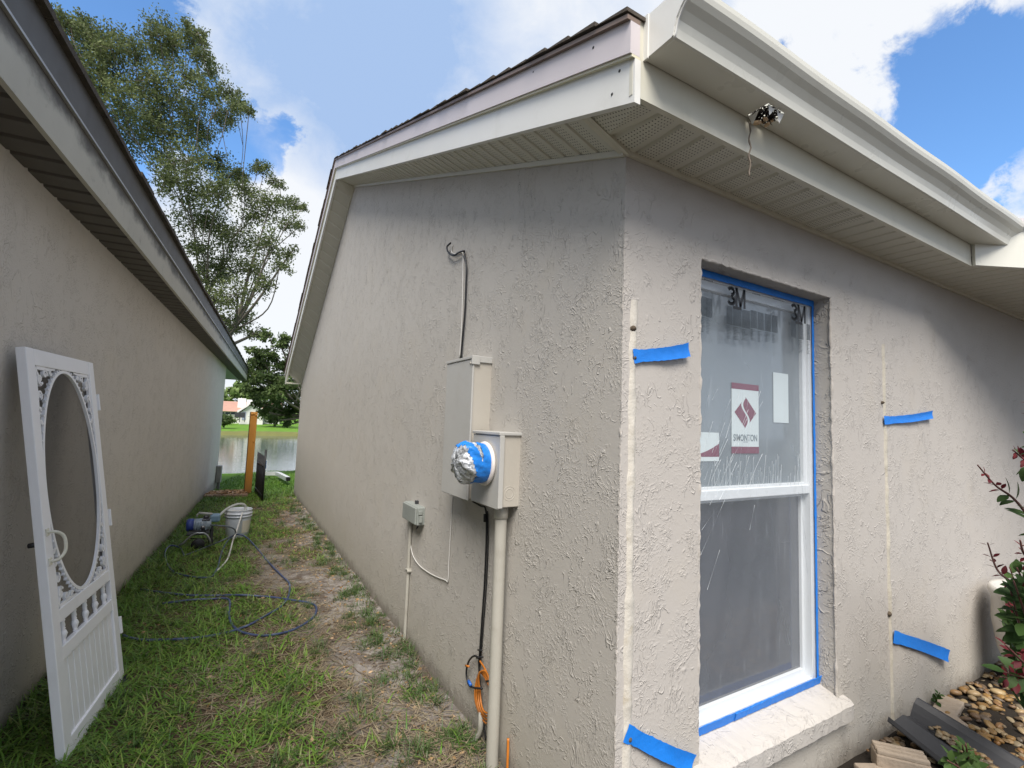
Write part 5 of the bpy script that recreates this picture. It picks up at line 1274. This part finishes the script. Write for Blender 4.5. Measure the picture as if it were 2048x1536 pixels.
# tufts of weeds on bare ground
tufts = []
for _ in range(330):
    y = .9+8*rs.rand()**1.2; x = rs.uniform(-.4, X0-.03) if rs.rand() < .6 else rs.uniform(X0-.20, X0-.02); tufts.append((x, y, rs.uniform(.03, .085), rs.randint(18, 60)))
for (u, v, r, n_) in ((735, 1290, .10, 120), (770, 1310, .09, 110), (560, 1410, .08, 90), (720, 1400, .10, 120), (640, 1290, .07, 60), (770, 1360, .09, 90), (830, 1400, .07, 90), (905, 1480, .07, 100), (790, 1210, .06, 60), (740, 1250, .09, 110), (815, 1300, .05, 80), (700, 1230, .07, 80), (840, 1500, .09, 100), (775, 1500, .08, 100)):
    p = onz(u, v, .06); tufts.append((p[0], p[1], r, n_))
XA = []; YA = []
for (x, y, r, k) in tufts: XA.append(x+rs.normal(0, r*.4, k)); YA.append(y+rs.normal(0, r*.4, k))
X = np.concatenate(XA); Y = np.concatenate(YA); k = inside(X, Y); X = X[k]; Y = Y[k]; n = len(X)
V1, F1 = blades(X, Y, rs.uniform(.03, .085, n), rs.uniform(.002, .005, n), rs.uniform(.2, 1.1, n), rs)
tag(npmesh('weed_tufts', V1, F1, gm('weed green', [(.03, .065, .015), (.06, .11, .03), (.10, .17, .05), (.07, .13, .03), (.16, .19, .07)])), 'small green weed tufts scattered on the sandy soil', kind='stuff')
# dry straw and runners lying flat
def dens_straw(X, Y):
    d = ground_density(X, Y); return np.clip(np.exp(-((d-.42)/.28)**2)*(.35+.9*fbm(X, Y, 6, 3)), 0, 1)*inside(X, Y)*np.clip(1.2-.09*Y, .2, 1)
X, Y = scatter(70000, -.95, 1.1, .9, 9.8, dens_straw); n = len(X)
V1, F1 = blades(X, Y, rs.uniform(.03, .12, n), rs.uniform(.0015, .0045, n), rs.uniform(1.35, 1.56, n), rs, .008, .15)
tag(npmesh('dry_straw', V1, F1, STRAW), 'dry tan grass clippings and straw lying on the soil', kind='stuff')
# fallen leaves and chips
X, Y = scatter(5200, -.5, 1.1, .9, 9.5, lambda X, Y: inside(X, Y)*(.25+.75*sstep(X, .2, 1.0))); n = len(X)
C = np.stack([X, Y, ground_h(X, Y)+.006], 1); V1, F1 = leaves(C, .026, rs, 2.2, .8)
tag(npmesh('leaf_litter', V1, F1, gm('fallen leaves', [(.28, .14, .05), (.40, .24, .10), (.16, .09, .05), (.52, .36, .2), (.10, .06, .04)], .05)), 'fallen brown leaves and chips on the sandy path', kind='stuff')
mb = MB()
for _ in range(330):
    x = rs.uniform(.1, 1.05); y = 1.2+rs.rand()**1.5*6; 
    if rs.rand() < .6: x = rs.uniform(.6, 1.06); y = rs.uniform(1.4, 3.4)
    a = rs.rand()*6.28; L_ = rs.uniform(.05, .22); pts = []; 
    for k in range(5):
        t = k/4; xx = x+math.cos(a)*L_*t+rs.normal(0, .006); yy = y+math.sin(a)*L_*t+rs.normal(0, .006); xx = min(xx, X0-.01); pts.append((xx, yy, float(ground_h(xx, yy))+.006+rs.rand()*.01))
    mb.tube(pts, list(np.linspace(.0026, .0010, 5)*rs.uniform(.6, 1.3)), 4)
tag(mb.build('fallen_twigs', plain('pale twigs', (.24, .19, .14), .9, 0, .4, 50)), 'thin grey twigs and dead runners lying near the gable wall', kind='stuff')
# far lawn blades
X, Y = scatter(70000, -2.2, 3.6, 9.2, 19.0, lambda X, Y: inside(X, Y)*np.clip(1.3-.05*Y, .3, 1)*1.0); n = len(X)
V1, F1 = blades(X, Y, rs.uniform(.04, .09, n), rs.uniform(.008, .016, n), rs.uniform(.2, 1.0, n), rs, seg=2)
tag(npmesh('back_lawn', V1, F1, LAWNG), 'bright green back lawn sloping to the lake', kind='stuff')
# mulch chips
X, Y = scatter(1500, -.6, .35, 9.9, 10.9, lambda X, Y: inside(X, Y)*1.0); C = np.stack([X, Y, ground_h(X, Y)+.03+rs.rand(len(X))*.03], 1); V1, F1 = leaves(C, .07, rs, 1.8, .7)
tag(npmesh('mulch_chips', V1, F1, gm('mulch', [(.40, .22, .10), (.55, .34, .18), (.25, .12, .06), (.6, .42, .25), (.3, .16, .08)], 0)), 'orange brown stone chips in the small bed beside the post', kind='stuff')

# ================================================================== RIGHT PLANTING BED
GZ = .075
def rock_mesh(n, X, Y, Z, size, mat, name):
    bm = bmesh.new(); bmesh.ops.create_icosphere(bm, subdivisions=2, radius=1); bv = np.array([v.co[:] for v in bm.verts]); bf = np.array([[v.index for v in f.verts] for f in bm.faces]); bm.free()
    Vs = []; Fs = []
    for i in range(n):
        s3 = size[i]*np.array([1, rs.uniform(.55, .9), rs.uniform(.3, .55)]); dv = bv*(1+.18*np.sin(bv@rs.normal(0, 2.2, 3)+rs.rand()*6))[:, None]
        a = rs.rand()*6.28; c, s = math.cos(a), math.sin(a); dv = dv*s3; t_ = rs.normal(0, .25); dv = dv@np.array([[c, s, 0], [-s, c, 0], [0, 0, 1]])@np.array([[1, 0, 0], [0, math.cos(t_), math.sin(t_)], [0, -math.sin(t_), math.cos(t_)]])
        Vs.append(dv+[X[i], Y[i], Z[i]]); Fs.append(bf+i*len(bv))
    return npmesh(name, np.concatenate(Vs), np.concatenate(Fs), mat, smooth=True)
PEB = gm('river pebbles', [(.21, .11, .03), (.32, .19, .06), (.08, .05, .03), (.40, .30, .16), (.24, .12, .04), (.09, .075, .06), (.42, .33, .19)], 0)
n = 2000; X = rs.uniform(2.6, 5.4, n); Y = rs.uniform(.15, YC-.01, n); Z = GZ+rs.uniform(-.004, .016, n)
tag(rock_mesh(n, X, Y, Z, rs.uniform(.008, .030, n), PEB, 'pebble_gravel'), 'brown and cream pebbles filling the bed by the front wall', kind='stuff')
# black plastic channel piece
ch = thing('black_plastic_channel', 'black plastic channel lying in the gravel against the front wall', 'plastic edging', (2.9, 1.0, .1))
A0 = np.array(onz(1775, 1440, .175)); B0 = np.array(onz(1838, 1412, .20)); ax = np.array([.0, 0, 0])
A1 = np.array(onz(1905, 1545, .10)); B1 = np.array(onz(2060, 1548, .10))
cr_ = [(0, .012), (.03, .03), (.06, .0), (.12, -.012), (.30, -.004), (.48, .004), (.62, -.015), (.70, -.02), (.76, .01), (.84, .045), (.93, .065), (1.0, .06)]
V = []; Fq = []; NS = 14
for i in range(NS+1):
    t = i/NS; P0 = A0*(1-t)+A1*t; P1 = B0*(1-t)+B1*t
    for (s, h) in cr_: q = P0*(1-s)+P1*s; V.append((q[0], q[1], q[2]+h*.8-.01))
k = len(cr_)
for i in range(NS):
    for j in range(k-1): Fq.append((i*k+j, i*k+j+1, (i+1)*k+j+1, (i+1)*k+j))
V2 = [(x, y, z-.006) for x, y, z in V]; nV = len(V)
Fq2 = [tuple(nV+q for q in reversed(f)) for f in Fq]
rim = [(j, nV+j, nV+j+1, j+1) for j in range(k-1)]+[(i*k, (i+1)*k, nV+(i+1)*k, nV+i*k) for i in range(NS)]+[(i*k+k-1, nV+i*k+k-1, nV+(i+1)*k+k-1, (i+1)*k+k-1) for i in range(NS)]
MB().add(V+V2, Fq+Fq2+rim, smooth=False).build('channel_sheet', DARKG, ch)
mbp = []
n = 90; tt = rs.rand(n); ss_ = rs.uniform(.55, .8, n); X = []; Y = []; Z = []
for t, s in zip(tt*.75+.28, ss_):
    q = (A0*(1-t)+A1*t)*(1-s)+(B0*(1-t)+B1*t)*s; X.append(q[0]); Y.append(q[1]); Z.append(q[2]-.004)
tag(rock_mesh(n, X, Y, Z, rs.uniform(.008, .018, n), PEB, 'loose_pebbles'), 'pebbles spilled into the black plastic channel', kind='stuff')
# concrete blocks
BLK = plain('tan concrete block', (.42, .34, .26), .95, 0, .25, 30, 1.0, 90, dirt=(.2, .15, .1, .4), dscale=15)
def block(c0, L_, w_, h_, ang, label, grooves=True):
    mb = MB(); ca, sa = math.cos(ang), math.sin(ang)
    T = lambda x, y, z: (c0[0]+x*ca-y*sa, c0[1]+x*sa+y*ca, c0[2]+z)
    if grooves:
        mb.box(-L_/2, L_/2, -w_/2, w_/2, 0, h_*.8, T=T, bev=.006)
        for k in range(3): mb.box(-L_/2+.003, L_/2-.003, -w_/2+.003+k*w_/3, -w_/2+(k+1)*w_/3-.004, h_*.8-.002, h_, T=T, bev=.006)
    else: mb.box(-L_/2, L_/2, -w_/2, w_/2, 0, h_, T=T, bev=.008)
    return tag(mb.build('concrete_block', BLK), label, 'block', 'concrete edging blocks in the bed')
q = onz(1800, 1500, .17); block((q[0], q[1], GZ), .19, .085, .095, -.9, 'ridged tan concrete block lying in front of the black channel')
q = onz(1745, 1528, .10); block((q[0]-.02, q[1]-.03, GZ-.02), .16, .08, .05, -.5, 'tan block at the foot of the front wall, at the bottom edge of the photo', False)
q = onz(1905, 1415, .10); block((q[0], q[1]+.02, GZ-.01), .26, .10, .035, .15, 'flat sandstone coloured slab against the wall beyond the black channel', False)
q = onz(1895, 1435, .10); block((q[0]-.03, q[1]-.0, GZ-.02), .16, .08, .05, -.7, 'small pale block beside the upper edge of the black channel', False)
# pot
pot = thing('plant_pot', 'pale round plant pot half hidden by the shrub', 'pot', (4.12, .86, GZ))
pcx, pcy = 4.12, .86
mb = MB(); mb.lathe([(.0, .0), (.17, .0), (.20, .05), (.25, .22), (.27, .38), (.265, .50), (.28, .54), (.27, .57), (.25, .56), (.24, .50), (.0, .48)], (pcx, pcy, GZ), 40); mb.build('pot_body', plain('pale glazed pot', (.50, .48, .44), .5, 0, .1, 4, dirt=(.25, .22, .18, .6), dscale=7), pot)
mb = MB(); mb.lathe([(0, .495), (.24, .50)], (pcx, pcy, GZ), 24); mb.build('potting_soil', plain('potting soil', (.03, .02, .015), .95), pot)
# shrub
shr = thing('red_tipped_shrub', 'leafy green shrub with red tips at the right edge', 'shrub', (2.35, .55, GZ))
LFG = leafmat('shrub leaves', (.028, .065, .016), (.085, .145, .038), .2); LFR = leafmat('red new leaves', (.10, .012, .018), (.20, .03, .035), .25)
def big_leaf(mb, p, d, nrm, L, w):
    p = np.array(p); d = np.array(d)/np.linalg.norm(d); nrm = nrm-d*np.dot(nrm, d); nrm /= np.linalg.norm(nrm); s = np.cross(d, nrm)
    prof = [(0, .0), (.12, .45), (.35, .95), (.6, .92), (.82, .55), (.96, .18), (1, .0)]
    V = []; Fq = []
    for (t, ww) in prof:
        c = p+d*L*t-nrm*L*.16*t*t
        V += [c-s*w*.5*ww+nrm*.10*w*ww, c, c+s*w*.5*ww+nrm*.10*w*ww]
    for i in range(len(prof)-1):
        for j in range(2): Fq.append((i*3+j, i*3+j+1, (i+1)*3+j+1, (i+1)*3+j))
    mb.add(V, Fq, smooth=True)
stm = MB(); lfg = MB(); lfr = MB()
rs = np.random.RandomState(77)
def branch(path, leafL, spacing, redtip=.2, start=.1):
    P_ = [np.array(q) for q in spline(path, 10)]; stm.tube([tuple(q) for q in P_], list(np.linspace(.006, .0022, len(P_))), 6)
    d_tot = sum(np.linalg.norm(P_[i+1]-P_[i]) for i in range(len(P_)-1)); acc = 0; nxt = start*d_tot; side = 1
    for i in range(len(P_)-1):
        seg = P_[i+1]-P_[i]; acc += np.linalg.norm(seg)
        while nxt < acc:
            fr = nxt/d_tot; t = seg/np.linalg.norm(seg)
            for sgn in (1, -1):
                out = np.cross(t, [math.cos(nxt*90), math.sin(nxt*90), .3])*sgn; out /= np.linalg.norm(out)
                d = out*.85+t*.45+np.array([0, 0, .12]); L_ = leafL*rs.uniform(.75, 1.15)*(1-.45*max(0, fr-.75)/.25)
                red = fr > 1-redtip
                big_leaf(lfr if red else lfg, P_[i]+out*.003, d, np.array([rs.normal(0, .3), rs.normal(0, .3)-.35, 1.0]), L_*(.6 if red else 1), L_*(.3 if red else .56))
            nxt += spacing*(.75+.5*rs.rand())
def bp_(u, v, y): return tuple(ony(u, v, y))
branch([bp_(2150, 1180, .50), bp_(2075, 1060, .52), bp_(2030, 1000, .55), bp_(1990, 970, .58), bp_(1955, 930, .6)], .062, .030, .22)
branch([bp_(2140, 1030, .5), bp_(2090, 950, .5), bp_(2050, 920, .5), bp_(2026, 900, .5)], .062, .028, .2)
branch([bp_(2150, 1300, .55), bp_(2080, 1220, .56), bp_(2030, 1170, .58), bp_(1995, 1140, .62), bp_(1975, 1085, .64)], .062, .026, .4)
branch([bp_(2160, 1220, .48), bp_(2090, 1150, .5), bp_(2050, 1110, .5), bp_(2040, 1080, .5)], .062, .025, .4)
for k in range(34):
    u = 1998+rs.rand()*90; v = 1125+rs.rand()*230; y = rs.uniform(.50, .78)
    branch([bp_(2120, 1380, .62), bp_((2120+u)/2+rs.normal(0, 10), (1380+v)/2, y), bp_(u, v, y)], .080, .034, .25 if k % 4 == 0 else 0, .15)
branch([bp_(2110, 960, .45), bp_(2075, 880, .45), bp_(2060, 800, .45)], .048, .03, .3)
for k in range(7):
    u = 1880+rs.rand()*90; v = 1475+rs.rand()*50; y = rs.uniform(.62, .72)
    branch([bp_(1950, 1580, .62), bp_((1950+u)/2, 1540, y), bp_(u, v, y)], .05, .028, .15 if k == 0 else 0, .2)
stm.build('stem', plain('red brown stem', (.11, .045, .035), .6, 0, .3, 40), shr); lfg.build('leaves', LFG, shr); lfr.build('new_leaves', LFR, shr)
stm = MB(); lfg = MB(); lfr = MB()
wd = thing('wall_weed', 'small green seedling growing at the foot of the front wall', 'weed', tuple(ony(1875, 1410, YC-.02)))
branch([tuple(ony(1872, 1412, YC-.01)), tuple(ony(1873, 1398, YC-.03)), tuple(ony(1880, 1385, YC-.04))], .035, .02, 0, .3); stm.build('stem', LFG, wd); lfg.build('leaves', LFG, wd)
mb = MB(); 
mb.tube(spline([bp_(2005, 1352, .8), bp_(2020, 1375, .78), bp_(2048, 1415, .72), bp_(2070, 1440, .7)], 6), .004, 6); tag(mb.build('grass_stem', LFG), 'long bright green grass stem across the gravel below the shrub', 'grass stem')
